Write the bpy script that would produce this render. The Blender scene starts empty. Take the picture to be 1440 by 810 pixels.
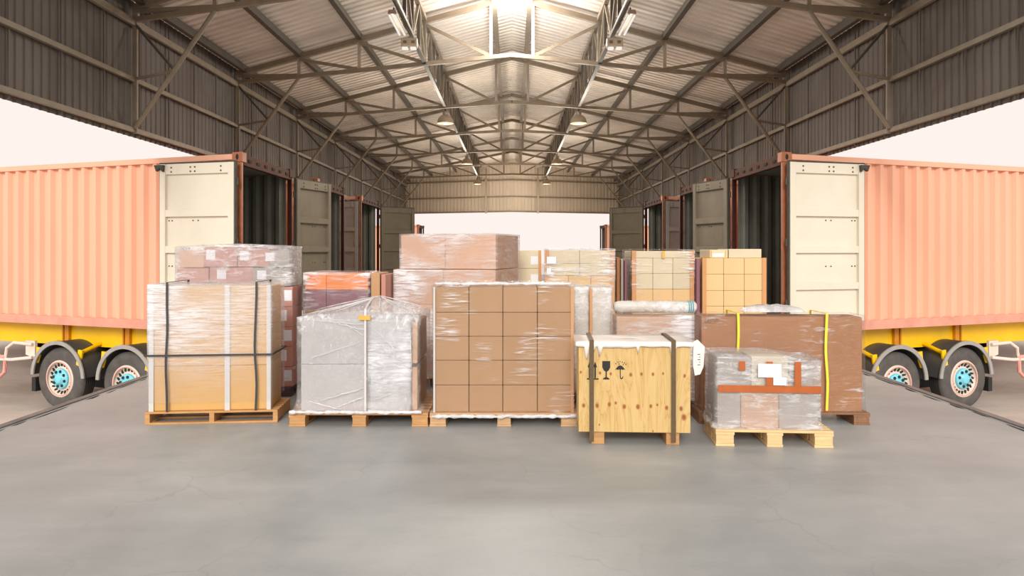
import bpy, bmesh, math, random
from mathutils import Vector, Matrix, noise
random.seed(11)
SC = bpy.context.scene
COL = SC.collection
PI = math.pi
F = 1000.0          # focal length in pixels of a 1440 px wide frame
EYE = 1.5
HOR = 350.0
TH = math.atan(1000.0 / 2750.0)     # the bays and parked containers run off at this angle
TT = math.tan(TH)

# ------------------------------------------------------------------ materials
def new_mat(name):
    m = bpy.data.materials.new(name); m.use_nodes = True
    nt = m.node_tree; nt.nodes.clear()
    out = nt.nodes.new('ShaderNodeOutputMaterial')
    return m, nt, out

def N(nt, kind, **kw):
    n = nt.nodes.new(kind)
    for k, v in kw.items():
        if k.startswith('i_'):
            key = k[2:]
            key = int(key) if key.isdigit() else key.replace('_', ' ')
            n.inputs[key].default_value = v
        else:
            setattr(n, k, v)
    return n

def ramp(nt, fac, stops):
    r = nt.nodes.new('ShaderNodeValToRGB')
    els = r.color_ramp.elements
    while len(els) < len(stops): els.new(0.5)
    for e, (p, c) in zip(els, stops):
        e.position = p
        e.color = c if len(c) == 4 else (*c, 1)
    nt.links.new(fac, r.inputs['Fac'])
    return r

def g(v): return (v, v, v)

def lin(r, gg, b):
    def f(c):
        c /= 255.0
        return c / 12.92 if c <= 0.04045 else ((c + 0.055) / 1.055) ** 2.4
    return (f(r), f(gg), f(b))

def solid(name, col, rough=0.6, var=0.12, scale=6.0, metal=0.0, stretch=(1, 1, 1), bump=0.0, bscale=40.0, spec=0.5, obj_var=0.0):
    m, nt, out = new_mat(name)
    b = N(nt, 'ShaderNodeBsdfPrincipled')
    b.inputs['Roughness'].default_value = rough
    b.inputs['Metallic'].default_value = metal
    b.inputs['Specular IOR Level'].default_value = spec
    tc = N(nt, 'ShaderNodeTexCoord')
    mp = N(nt, 'ShaderNodeMapping'); mp.inputs['Scale'].default_value = stretch
    nt.links.new(tc.outputs['Object'], mp.inputs['Vector'])
    no = N(nt, 'ShaderNodeTexNoise', i_Scale=scale, i_Detail=5.0, i_Roughness=0.6)
    nt.links.new(mp.outputs[0], no.inputs['Vector'])
    lo = tuple(max(0, c * (1 - var)) for c in col); hi = tuple(min(1, c * (1 + var)) for c in col)
    r = ramp(nt, no.outputs['Fac'], [(0.3, lo), (0.7, hi)])
    last = r.outputs[0]
    if obj_var:
        oi = N(nt, 'ShaderNodeObjectInfo')
        hs = N(nt, 'ShaderNodeHueSaturation')
        mr = N(nt, 'ShaderNodeMapRange'); mr.inputs['To Min'].default_value = 1 - obj_var; mr.inputs['To Max'].default_value = 1 + obj_var
        nt.links.new(oi.outputs['Random'], mr.inputs['Value'])
        nt.links.new(mr.outputs[0], hs.inputs['Value'])
        nt.links.new(last, hs.inputs['Color'])
        last = hs.outputs[0]
    nt.links.new(last, b.inputs['Base Color'])
    if bump:
        n2 = N(nt, 'ShaderNodeTexNoise', i_Scale=bscale, i_Detail=4.0)
        nt.links.new(mp.outputs[0], n2.inputs['Vector'])
        bp = N(nt, 'ShaderNodeBump', i_Strength=bump, i_Distance=0.01)
        nt.links.new(n2.outputs['Fac'], bp.inputs['Height'])
        nt.links.new(bp.outputs[0], b.inputs['Normal'])
    nt.links.new(b.outputs[0], out.inputs[0])
    return m

def film(name, clear=0.05, white=0.7, streak=(0.5, 0.5, 9.0), scale=5.0, patch=1.6, lo=0.5, hi=0.75, tint=(0.985, 0.985, 0.99), gloss=0.10, rough=0.16, bump=0.5, plo=0.35, phi=0.65, grad=None):
    """Clear stretch film: see-through, glossy, milky in thick folds, with bright glints painted in as white streaks."""
    m, nt, out = new_mat(name)
    L = nt.links.new
    tc = N(nt, 'ShaderNodeTexCoord')
    mp = N(nt, 'ShaderNodeMapping'); mp.inputs['Scale'].default_value = streak
    L(tc.outputs['Object'], mp.inputs['Vector'])
    n1 = N(nt, 'ShaderNodeTexNoise', i_Scale=scale, i_Detail=7.0, i_Roughness=0.7, i_Distortion=0.6)
    L(mp.outputs[0], n1.inputs['Vector'])
    n2 = N(nt, 'ShaderNodeTexNoise', i_Scale=patch, i_Detail=2.0)
    L(tc.outputs['Object'], n2.inputs['Vector'])
    r1 = ramp(nt, n1.outputs['Fac'], [(lo, g(0)), (hi, g(1))])
    r2 = ramp(nt, n2.outputs['Fac'], [(plo, g(0)), (phi, g(1))])
    mu = N(nt, 'ShaderNodeMath', operation='MULTIPLY'); L(r1.outputs[0], mu.inputs[0]); L(r2.outputs[0], mu.inputs[1])
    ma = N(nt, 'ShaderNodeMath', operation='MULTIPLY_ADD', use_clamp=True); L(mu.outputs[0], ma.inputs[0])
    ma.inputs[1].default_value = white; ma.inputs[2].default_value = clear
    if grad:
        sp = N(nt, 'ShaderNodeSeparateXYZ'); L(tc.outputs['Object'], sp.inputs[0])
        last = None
        for (ch, a, b, lo_) in grad:            # whiteness painted in as highlights over part of the load
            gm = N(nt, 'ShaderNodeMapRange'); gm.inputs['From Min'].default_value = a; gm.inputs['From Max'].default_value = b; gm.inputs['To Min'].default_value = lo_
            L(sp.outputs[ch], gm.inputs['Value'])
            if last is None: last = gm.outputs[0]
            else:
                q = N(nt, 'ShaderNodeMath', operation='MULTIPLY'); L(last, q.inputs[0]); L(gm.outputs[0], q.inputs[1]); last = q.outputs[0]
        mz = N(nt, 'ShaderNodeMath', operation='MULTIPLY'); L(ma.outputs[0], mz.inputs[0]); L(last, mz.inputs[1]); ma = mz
    n3 = N(nt, 'ShaderNodeTexNoise', i_Scale=scale * 2.2, i_Detail=5.0, i_Roughness=0.6, i_Distortion=1.0)
    L(mp.outputs[0], n3.inputs['Vector'])
    bp = N(nt, 'ShaderNodeBump', i_Strength=min(1.0, bump * 1.6), i_Distance=0.05)
    L(n3.outputs['Fac'], bp.inputs['Height'])
    tr = N(nt, 'ShaderNodeBsdfTransparent'); tr.inputs[0].default_value = (*tint, 1)
    pr = N(nt, 'ShaderNodeBsdfPrincipled'); pr.inputs['Base Color'].default_value = (0.93, 0.93, 0.95, 1)
    pr.inputs['Roughness'].default_value = 0.3
    m1 = N(nt, 'ShaderNodeMixShader'); L(ma.outputs[0], m1.inputs[0]); L(tr.outputs[0], m1.inputs[1])
    tl = N(nt, 'ShaderNodeBsdfTranslucent'); tl.inputs[0].default_value = (0.95, 0.95, 0.97, 1)
    m0 = N(nt, 'ShaderNodeMixShader', i_0=0.12); L(pr.outputs[0], m0.inputs[1]); L(tl.outputs[0], m0.inputs[2]); L(m0.outputs[0], m1.inputs[2])
    gl = N(nt, 'ShaderNodeBsdfGlossy'); gl.inputs['Roughness'].default_value = rough; gl.inputs['Color'].default_value = (1, 1, 1, 1)
    L(bp.outputs[0], gl.inputs['Normal'])
    lw = N(nt, 'ShaderNodeLayerWeight', i_Blend=0.25)
    mg = N(nt, 'ShaderNodeMath', operation='MULTIPLY_ADD', use_clamp=True); L(lw.outputs['Fresnel'], mg.inputs[0])
    mg.inputs[1].default_value = 0.25; mg.inputs[2].default_value = gloss
    m2 = N(nt, 'ShaderNodeMixShader'); L(mg.outputs[0], m2.inputs[0]); L(m1.outputs[0], m2.inputs[1]); L(gl.outputs[0], m2.inputs[2])
    L(m2.outputs[0], out.inputs[0])
    return m

KNOTS = [((px - 892) / 184.0, (626 - py) / 184.0, kr * .012) for (px, py, kr) in ((817, 524, .7), (844, 525, .8), (859, 526, .8), (887, 527, 1.0), (902, 526, .9), (918, 526, .9), (932, 525, .7), (962, 528, .9), (821, 571, 1.1), (840, 571, 1.2), (857, 569, 1.1), (866, 567, .8), (878, 572, 1.2), (897, 572, 1.3), (915, 571, 1.0), (924, 569, .7), (937, 573, 1.1), (957, 574, 1.2), (961, 586, 1.6), (843, 598, .5), (918, 606, .5))]
def plywood(name):
    m, nt, out = new_mat(name); L = nt.links.new
    tc = N(nt, 'ShaderNodeTexCoord')
    mp = N(nt, 'ShaderNodeMapping'); mp.inputs['Scale'].default_value = (5.0, 5.0, 0.7)
    L(tc.outputs['Object'], mp.inputs['Vector'])
    n1 = N(nt, 'ShaderNodeTexNoise', i_Scale=1.6, i_Detail=3.0, i_Distortion=1.2); L(mp.outputs[0], n1.inputs['Vector'])
    w = N(nt, 'ShaderNodeMath', operation='MULTIPLY'); w.inputs[1].default_value = 7.0; L(n1.outputs['Fac'], w.inputs[0])
    fr = N(nt, 'ShaderNodeMath', operation='FRACT'); L(w.outputs[0], fr.inputs[0])
    r = ramp(nt, fr.outputs[0], [(0.0, lin(202, 168, 106)), (0.5, lin(208, 176, 117)), (0.9, lin(198, 162, 98)), (1.0, lin(186, 146, 82))])
    # knots, in two rows across each board
    last = None
    for (kx_, kz_, kr) in KNOTS:
        dv = N(nt, 'ShaderNodeVectorMath', operation='DISTANCE')
        sc_ = N(nt, 'ShaderNodeVectorMath', operation='MULTIPLY'); sc_.inputs[1].default_value = (1.0, 0.0, 0.72)
        L(tc.outputs['Object'], sc_.inputs[0]); L(sc_.outputs[0], dv.inputs[0]); dv.inputs[1].default_value = (kx_, 0, kz_ * .72)
        mr = N(nt, 'ShaderNodeMapRange'); mr.inputs['From Min'].default_value = kr * 1.25; mr.inputs['From Max'].default_value = kr * .55
        L(dv.outputs['Value'], mr.inputs['Value'])
        if last is None: last = mr.outputs[0]
        else:
            mm = N(nt, 'ShaderNodeMath', operation='MAXIMUM'); L(last, mm.inputs[0]); L(mr.outputs[0], mm.inputs[1]); last = mm.outputs[0]
    mx = N(nt, 'ShaderNodeMix', data_type='RGBA'); L(last, mx.inputs[0]); L(r.outputs[0], mx.inputs[6]); mx.inputs[7].default_value = (*lin(150, 84, 30), 1)
    b = N(nt, 'ShaderNodeBsdfPrincipled'); b.inputs['Roughness'].default_value = 0.55
    L(mx.outputs[2], b.inputs['Base Color']); L(b.outputs[0], out.inputs[0])
    return m

def concrete(name, c0, c1, c2, rough=(0.35, 0.6), crack=1.0, scale=0.55):
    m, nt, out = new_mat(name); L = nt.links.new
    tc = N(nt, 'ShaderNodeTexCoord')
    n1 = N(nt, 'ShaderNodeTexNoise', i_Scale=scale, i_Detail=8.0, i_Roughness=0.62, i_Distortion=0.4); L(tc.outputs['Object'], n1.inputs['Vector'])
    mp = N(nt, 'ShaderNodeMapping'); mp.inputs['Scale'].default_value = (0.5, 1.6, 1); L(tc.outputs['Object'], mp.inputs['Vector'])
    n2 = N(nt, 'ShaderNodeTexNoise', i_Scale=2.4, i_Detail=9.0, i_Roughness=0.72); L(mp.outputs[0], n2.inputs['Vector'])
    ad = N(nt, 'ShaderNodeMath', operation='MULTIPLY_ADD'); L(n2.outputs['Fac'], ad.inputs[0]); ad.inputs[1].default_value = 0.5; L(n1.outputs['Fac'], ad.inputs[2])
    r = ramp(nt, ad.outputs[0], [(0.55, c0), (0.75, c1), (0.95, c2)])
    n3 = N(nt, 'ShaderNodeTexNoise', i_Scale=3.0, i_Detail=4.0); L(tc.outputs['Object'], n3.inputs['Vector'])
    mv = N(nt, 'ShaderNodeMix', data_type='RGBA', i_0=0.25); L(tc.outputs['Object'], mv.inputs[6]); L(n3.outputs['Color'], mv.inputs[7])
    vo = N(nt, 'ShaderNodeTexVoronoi', feature='DISTANCE_TO_EDGE', i_Scale=1.5); L(mv.outputs[2], vo.inputs['Vector'])
    rc = ramp(nt, vo.outputs['Distance'], [(0.0, g(1)), (0.012, g(0))])
    n4 = N(nt, 'ShaderNodeTexNoise', i_Scale=0.8, i_Detail=2.0); L(tc.outputs['Object'], n4.inputs['Vector'])
    r4 = ramp(nt, n4.outputs['Fac'], [(0.45, g(0)), (0.62, g(0.4 * crack))])
    mm = N(nt, 'ShaderNodeMath', operation='MULTIPLY'); L(rc.outputs[0], mm.inputs[0]); L(r4.outputs[0], mm.inputs[1])
    mx = N(nt, 'ShaderNodeMix', data_type='RGBA'); L(mm.outputs[0], mx.inputs[0]); L(r.outputs[0], mx.inputs[6]); mx.inputs[7].default_value = (*[c * 0.3 for c in c0], 1)
    b = N(nt, 'ShaderNodeBsdfPrincipled'); L(mx.outputs[2], b.inputs['Base Color'])
    mr = N(nt, 'ShaderNodeMapRange'); mr.inputs['To Min'].default_value = rough[0]; mr.inputs['To Max'].default_value = rough[1]
    L(n2.outputs['Fac'], mr.inputs['Value']); L(mr.outputs[0], b.inputs['Roughness'])
    bp = N(nt, 'ShaderNodeBump', i_Strength=0.12, i_Distance=0.01); L(n2.outputs['Fac'], bp.inputs['Height']); L(bp.outputs[0], b.inputs['Normal'])
    L(b.outputs[0], out.inputs[0])
    return m

def emit(name, col, s):
    m, nt, out = new_mat(name)
    e = N(nt, 'ShaderNodeEmission'); e.inputs[0].default_value = (*col, 1); e.inputs[1].default_value = s
    nt.links.new(e.outputs[0], out.inputs[0]); return m

M = {}
M['floor'] = concrete('floor_concrete', lin(142, 146, 146), lin(158, 161, 160), lin(174, 176, 174), rough=(0.32, 0.55), crack=0.45)
M['yard'] = concrete('yard_concrete', lin(186, 176, 166), lin(202, 192, 182), lin(212, 203, 194), rough=(0.6, 0.8), crack=0.7)
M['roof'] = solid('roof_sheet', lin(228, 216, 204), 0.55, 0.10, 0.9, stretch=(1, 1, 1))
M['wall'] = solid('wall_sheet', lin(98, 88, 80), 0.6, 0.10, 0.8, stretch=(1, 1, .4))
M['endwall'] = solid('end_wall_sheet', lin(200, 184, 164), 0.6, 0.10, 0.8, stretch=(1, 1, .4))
M['steel'] = solid('painted_steel', lin(132, 118, 100), 0.5, 0.14, 5)
M['steel_dark'] = solid('purlin_steel', lin(82, 75, 65), 0.5, 0.12, 5)
M['edge'] = solid('edge_steel', lin(120, 112, 108), 0.6, 0.35, 3)
M['joint'] = solid('edge_gap', lin(40, 36, 34), 0.9, 0.2, 8)
M['orange'] = solid('container_orange', lin(232, 174, 144), 0.5, 0.05, 1.2, stretch=(1, 1, .3))
M['rust'] = solid('container_frame', lin(166, 104, 74), 0.55, 0.2, 6)
M['rail'] = solid('container_rail', lin(216, 150, 128), 0.5, 0.14, 3)
M['frame_shaded'] = solid('container_frame_shaded', lin(78, 44, 30), 0.7, 0.25, 6, spec=0.25)  # frame brown darkened: the shade at the open end is in the colour
M['red_post'] = solid('container_post', lin(76, 36, 26), 0.6, 0.2, 6)
M['cdark'] = solid('container_inside', lin(120, 120, 110), 0.65, 0.15, 2)
M['cream'] = solid('door_cream', lin(222, 213, 194), 0.5, 0.04, 2)
M['door_old'] = solid('door_olive', lin(122, 112, 94), 0.6, 0.10, 3)
M['door_grey'] = solid('door_grey', lin(150, 148, 142), 0.55, 0.10, 3)
M['black'] = solid('black_rubber', lin(34, 33, 32), 0.6, 0.2, 20)
M['gasket'] = solid('door_gasket', lin(70, 66, 58), 0.7, 0.2, 10)
M['yellow'] = solid('trailer_yellow', lin(250, 196, 10), 0.4, 0.05, 3)
M['amber'] = solid('trailer_bracket', lin(214, 140, 20), 0.5, 0.15, 8)
M['tire'] = solid('tire_rubber', lin(82, 78, 74), 0.7, 0.25, 7)
M['fender'] = solid('fender_plastic', lin(72, 72, 72), 0.5, 0.12, 5)
M['fender_rim'] = solid('fender_edge', lin(158, 154, 148), 0.45, 0.1, 6)
M['wheel'] = solid('wheel_steel', lin(222, 208, 192), 0.45, 0.12, 8)
M['hub'] = solid('hub_blue', lin(120, 205, 222), 0.4, 0.08, 9)
M['guard'] = solid('guard_paint', lin(232, 212, 200), 0.5, 0.08, 5)
M['guard_red'] = solid('guard_red', lin(226, 160, 146), 0.5, 0.1, 5)
M['pale_wood'] = solid('pallet_wood', lin(226, 190, 138), 0.65, 0.16, 6, stretch=(1, 6, 6))
M['old_wood'] = solid('weathered_pallet_wood', lin(196, 158, 116), 0.7, 0.18, 6, stretch=(1, 6, 6))
M['amber_wood'] = solid('amber_pallet_wood', lin(190, 142, 90), 0.65, 0.18, 6, stretch=(1, 6, 6))
M['brown_wood'] = solid('brown_pallet_wood', lin(140, 100, 72), 0.7, 0.25, 6, stretch=(8, 8, 1))
M['dark_wood'] = solid('dark_pallet_wood', lin(74, 58, 58), 0.7, 0.2, 6)
M['ply'] = plywood('crate_plywood')
M['ink'] = solid('black_ink', lin(26, 24, 22), 0.6, 0.15, 30)
M['strap_black'] = solid('black_strap', lin(46, 46, 50), 0.45, 0.15, 30)
M['strap_brown'] = solid('brown_strap', lin(92, 72, 42), 0.5, 0.15, 30)
M['strap_yellow'] = solid('yellow_strap', lin(240, 222, 60), 0.4, 0.06, 30)
M['strap_white'] = solid('white_strap', lin(206, 200, 196), 0.4, 0.06, 30)
M['board_grey'] = solid('grey_edge_board', lin(205, 201, 196), 0.6, 0.06, 6)
M['board_brown'] = solid('brown_edge_board', lin(206, 150, 96), 0.6, 0.08, 6)
M['paper'] = solid('white_label_paper', lin(228, 228, 232), 0.5, 0.03, 10)
M['tape'] = solid('brown_tape', lin(176, 92, 38), 0.3, 0.10, 12)
M['tape_pale'] = solid('amber_tape', lin(222, 170, 74), 0.35, 0.08, 12)
M['lamp'] = solid('lamp_shell', lin(150, 132, 112), 0.4, 0.08, 6)
M['lamp_glow'] = emit('lamp_lens', (1.0, 0.93, 0.82), 1.3)
M['tube_glow'] = emit('tube_light', (1.0, 0.94, 0.86), 0.95)
M['white_sheet'] = solid('white_plastic_sheet', lin(232, 224, 216), 0.4, 0.05, 6)

def card(key, rgb, var=0.05, ov=0.04):
    M[key] = solid('carton_' + key, lin(*rgb), 0.62, var, 2.5, obj_var=ov, spec=0.35)
card('yellow_card', (206, 162, 98))
card('grey_card', (172, 167, 165))
card('brown_card', (192, 148, 108))
card('tan_card', (172, 136, 100))
card('pink_card', (208, 166, 136))
card('cream_card', (224, 188, 136))
card('pale_card', (214, 200, 170))
card('rose_card', (190, 134, 118))
card('orange_card', (236, 138, 56), 0.14)
card('plum_card', (134, 88, 98), 0.1)
card('deep_card', (156, 104, 58), 0.08)
card('dim_card', (158, 146, 134))

M['film_streak'] = film('film_fine_streaks', 0.22, 1.1, (1.2, 1.2, 16), 4.0, 1.5, 0.34, 0.66, gloss=0.05, bump=0.5, plo=0.25, phi=0.55, grad=[(2, .05, .75, .12), (0, .55, -.3, .35)])  # grad paints the highlight at the upper left as whiteness
M['film_clear'] = film('film_clear', 0.01, 1.0, (0.8, 0.8, 11), 4.5, 1.9, 0.50, 0.62, gloss=0.04, bump=0.5, plo=0.50, phi=0.64)
M['film_blotch'] = film('film_blotchy', 0.05, 1.0, (1.0, 1.0, 7), 4.0, 2.0, 0.44, 0.60, gloss=0.07, bump=0.5, plo=0.44, phi=0.66)
M['film_stack'] = film('film_stack', 0.10, 1.1, (1.0, 1.0, 8), 4.0, 1.7, 0.36, 0.60, gloss=0.06, bump=0.5, plo=0.36, phi=0.58, grad=[(0, .65, -.35, .3)])  # grad paints the highlight on the left side as whiteness
M['film_silver'] = film('film_silver', 0.30, 1.0, (1.4, 1.4, 9), 3.6, 2.0, 0.40, 0.62, gloss=0.12, bump=0.6, plo=0.34, phi=0.6)
M['film_crinkle'] = film('film_crinkled', 0.18, 1.0, (1.5, 1.5, 6.0), 4.5, 2.4, 0.45, 0.66, gloss=0.12, bump=0.8, plo=0.35, phi=0.65)
M['film_milky'] = film('film_milky', 0.42, 0.8, (2.0, 2.0, 3.2), 4.0, 2.4, 0.42, 0.66, gloss=0.12, bump=0.8, plo=0.3, phi=0.6)
M['film_smooth'] = film('film_smooth', 0.01, 0.9, (2.0, 0.8, 9.0), 3.4, 1.6, 0.53, 0.66, gloss=0.03, bump=0.2, plo=0.50, phi=0.66)
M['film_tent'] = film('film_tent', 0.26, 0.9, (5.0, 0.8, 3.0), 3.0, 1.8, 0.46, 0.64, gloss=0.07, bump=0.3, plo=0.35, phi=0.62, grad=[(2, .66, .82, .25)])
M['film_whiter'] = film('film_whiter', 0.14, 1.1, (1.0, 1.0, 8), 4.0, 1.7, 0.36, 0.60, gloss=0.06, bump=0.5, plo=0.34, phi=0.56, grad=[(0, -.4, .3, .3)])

# ------------------------------------------------------------------ mesh building
class MB:
    def __init__(s): s.v = []; s.f = []
    def add(s, vs, fs):
        b = len(s.v); s.v += [Vector(p) for p in vs]; s.f += [tuple(i + b for i in f) for f in fs]; return s
    def box(s, x0, x1, y0, y1, z0, z1, fn=None):
        vs = [(x, y, z) for z in (z0, z1) for (x, y) in ((x0, y0), (x1, y0), (x1, y1), (x0, y1))]
        if fn: vs = [fn(*p) for p in vs]
        return s.add(vs, [(3, 2, 1, 0), (4, 5, 6, 7), (0, 1, 5, 4), (1, 2, 6, 5), (2, 3, 7, 6), (3, 0, 4, 7)])
    def bar(s, a, b, w, h, up=(0, 0, 1)):
        a = Vector(a); b = Vector(b); d = (b - a).normalized(); up = Vector(up)
        if abs(d.dot(up)) > 0.98: up = Vector((0, 1, 0))
        sx = d.cross(up).normalized(); u = sx.cross(d).normalized()
        vs = []
        for p in (a, b):
            for (i, j) in ((-1, -1), (1, -1), (1, 1), (-1, 1)):
                vs.append(p + sx * (i * w / 2) + u * (j * h / 2))
        return s.add(vs, [(3, 2, 1, 0), (4, 5, 6, 7), (0, 1, 5, 4), (1, 2, 6, 5), (2, 3, 7, 6), (3, 0, 4, 7)])
    def tube(s, pts, r, n=10):
        pts = [Vector(p) for p in pts]; rings = []
        for i, p in enumerate(pts):
            d = (pts[min(i + 1, len(pts) - 1)] - pts[max(i - 1, 0)]).normalized()
            up = Vector((0, 0, 1)) if abs(d.z) < 0.95 else Vector((0, 1, 0))
            a = d.cross(up).normalized(); b = a.cross(d)
            rr = r[i] if isinstance(r, (list, tuple)) else r
            rings.append([p + (a * math.cos(2 * PI * k / n) + b * math.sin(2 * PI * k / n)) * rr for k in range(n)])
        vs = [p for ring in rings for p in ring]; fs = []
        for i in range(len(rings) - 1):
            for k in range(n):
                fs.append((i * n + k, i * n + (k + 1) % n, (i + 1) * n + (k + 1) % n, (i + 1) * n + k))
        fs.append(tuple(range(n - 1, -1, -1))); fs.append(tuple((len(rings) - 1) * n + k for k in range(n)))
        return s.add(vs, fs)
    def lathe(s, prof, n=28, center=(0, 0, 0), axis=None, closed=False):
        """profile of (radius, along-axis); axis defaults to z"""
        c = Vector(center)
        ax = Vector(axis).normalized() if axis else Vector((0, 0, 1))
        ref = Vector((0, 0, 1)) if abs(ax.z) < 0.9 else Vector((1, 0, 0))
        a = ax.cross(ref).normalized(); b = ax.cross(a)
        vs = []
        for (r, t) in prof:
            for k in range(n):
                ang = 2 * PI * k / n
                vs.append(c + ax * t + (a * math.cos(ang) + b * math.sin(ang)) * max(r, 1e-4))
        fs = []
        m = len(prof)
        for i in range(m if closed else m - 1):
            j = (i + 1) % m
            for k in range(n):
                fs.append((i * n + k, i * n + (k + 1) % n, j * n + (k + 1) % n, j * n + k))
        return s.add(vs, fs)
    def prism(s, poly, fn, t0, t1):
        """poly in 2D, fn(u, v, t) -> 3D"""
        n = len(poly)
        vs = [fn(u, v, t0) for (u, v) in poly] + [fn(u, v, t1) for (u, v) in poly]
        fs = [tuple(range(n - 1, -1, -1)), tuple(range(n, 2 * n))]
        for i in range(n): fs.append((i, (i + 1) % n, n + (i + 1) % n, n + i))
        return s.add(vs, fs)
    def sheet(s, rows):
        n = len(rows[0]); vs = [p for r in rows for p in r]; fs = []
        for i in range(len(rows) - 1):
            for k in range(n - 1): fs.append((i * n + k, i * n + k + 1, (i + 1) * n + k + 1, (i + 1) * n + k))
        return s.add(vs, fs)
    def build(s, name, mat, parent=None, smooth=False, origin=None, bevel=0, solid=0, recalc=True, local=False):
        me = bpy.data.meshes.new(name)
        o = bpy.data.objects.new(name, me)
        off = Vector((0, 0, 0))
        if not local:
            if parent is not None: off = abs_loc(parent)
            elif origin is not None: off = Vector(origin)
        me.from_pydata([p - off for p in s.v], [], s.f)
        if recalc:
            bm = bmesh.new(); bm.from_mesh(me); bmesh.ops.recalc_face_normals(bm, faces=bm.faces); bm.to_mesh(me); bm.free()
        me.materials.append(mat)
        if smooth:
            for p in me.polygons: p.use_smooth = True
        COL.objects.link(o)
        if parent is not None: o.parent = parent
        elif origin is not None and not local: o.location = origin
        if bevel:
            md = o.modifiers.new('bevel', 'BEVEL'); md.width = bevel; md.segments = 2; md.limit_method = 'ANGLE'
        if solid:
            md = o.modifiers.new('solid', 'SOLIDIFY'); md.thickness = solid; md.offset = 0
        return o

def abs_loc(o):
    v = Vector(o.location)
    while o.parent is not None:
        o = o.parent; v = v + Vector(o.location)
    return v

def tag(o, label, cat, group=None, kind=None):
    if label: o['label'] = label
    if cat: o['category'] = cat
    if group: o['group'] = group
    if kind: o['kind'] = kind
    return o

def thing(name, label, cat, loc=(0, 0, 0), rz=0.0, group=None):
    o = bpy.data.objects.new(name, None); COL.objects.link(o)
    o.location = loc; o.rotation_euler = (0, 0, rz); o.empty_display_size = 0.2
    return tag(o, label, cat, group)

ORD = ['first', 'second', 'third', 'fourth', 'fifth', 'sixth', 'seventh', 'eighth', 'ninth', 'tenth', 'eleventh', 'twelfth']
SIDES = ((-1, 'left'), (1, 'right'))

# ------------------------------------------------------------------ shed: floor, roof, walls
XW = 6.06; EDGE = 4.3; YF = 6.0; YB = 38.6
YARD = -1.41
def zroof(x): return 6.30 - 0.15 * abs(x)

mb = MB(); mb.box(-EDGE, EDGE, -8, YB + 3, YARD - 0.1, 0)
o = mb.build('floor', M['floor']); tag(o, 'grey concrete loading dock floor', None, kind='structure')
mb = MB(); mb.add([(-90, -30, YARD), (90, -30, YARD), (90, 140, YARD), (-90, 140, YARD)], [(0, 1, 2, 3)])
o = mb.build('ground', M['yard']); tag(o, 'pale concrete yard around the dock', None, kind='structure')
for sx, side in SIDES:
    mb = MB(); mb.box(sx * (EDGE - 0.035), sx * (EDGE + 0.04), -8, YB + 3, -0.12, 0.012)
    o = mb.build('trim_' + ('1' if sx < 0 else '2'), M['edge']); o['kind'] = 'structure'
    mb = MB()
    y = -2.0
    while y < 12:
        ln = random.uniform(.15, .6)
        xa = EDGE - 0.05 - random.uniform(0, .035); wd = random.uniform(.012, .04)
        mb.add([(sx * xa, y, .003), (sx * (xa - wd), y + ln * .3, .003), (sx * (xa - wd * .6), y + ln * .8, .003), (sx * xa, y + ln, .003)], [(0, 1, 2, 3)])
        y += ln * random.uniform(.9, 1.5)
    o = mb.build('trim_' + ('3' if sx < 0 else '4'), M['joint']); o['kind'] = 'structure'

# corrugated roof
def corr(length, pitch, depth, duty=0.3, seam=0):
    """list of (position, offset) along a ribbed sheet"""
    out = []; p = 0.0
    while p < length:
        out += [(p, 0), (p + pitch * (0.5 - duty), 0), (p + pitch * (0.5 - duty * 0.45), depth), (p + pitch * (0.5 + duty * 0.45), depth), (p + pitch * (0.5 + duty), 0)]
        p += pitch
    out.append((p, 0))
    return out
mb = MB()
prof = corr(YB - YF + 1.1, 0.22, 0.065, 0.24)
for sx in (-1, 1):
    xs = [0.0, 2.0, 4.0, XW + 0.15]
    rows = [[(sx * x, YF - 0.8 + p + TT * x, zroof(x) + 0.12 + off) for (p, off) in prof] for x in xs]
    # straight front rim
    mb.sheet(rows)
o = mb.build('ceiling', M['roof'], solid=0.004, recalc=False); tag(o, 'ribbed metal roof underside', None, kind='structure')

for sx, side in SIDES:
    mb = MB()
    prof = corr(YB + TT * XW - YF, 0.165, 0.016, 0.22)
    # a lap seam every sixth rib
    top = [(sx * (XW + 0.05 + off), YF + p, zroof(XW) + 0.10) for (p, off) in prof]
    bot = [(sx * (XW + 0.05 + off), YF + p, 3.30) for (p, off) in prof]
    mb.sheet([bot, top])
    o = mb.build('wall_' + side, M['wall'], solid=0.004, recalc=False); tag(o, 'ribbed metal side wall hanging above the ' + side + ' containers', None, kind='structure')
mb = MB()
for sx in (-1, 1):
    prof = corr(XW, 0.2, 0.03, 0.22)
    bot = []; top = []
    for (p, off) in prof:
        p = min(p, XW + 0.05)
        bot.append((sx * p, YB + TT * p + off, 3.50)); top.append((sx * p, YB + TT * p + off, zroof(p) + 0.1))
    mb.sheet([bot, top])
o = mb.build('wall_back', M['endwall'], solid=0.004, recalc=False); tag(o, 'ribbed metal gable wall above the far opening', None, kind='structure')

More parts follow.
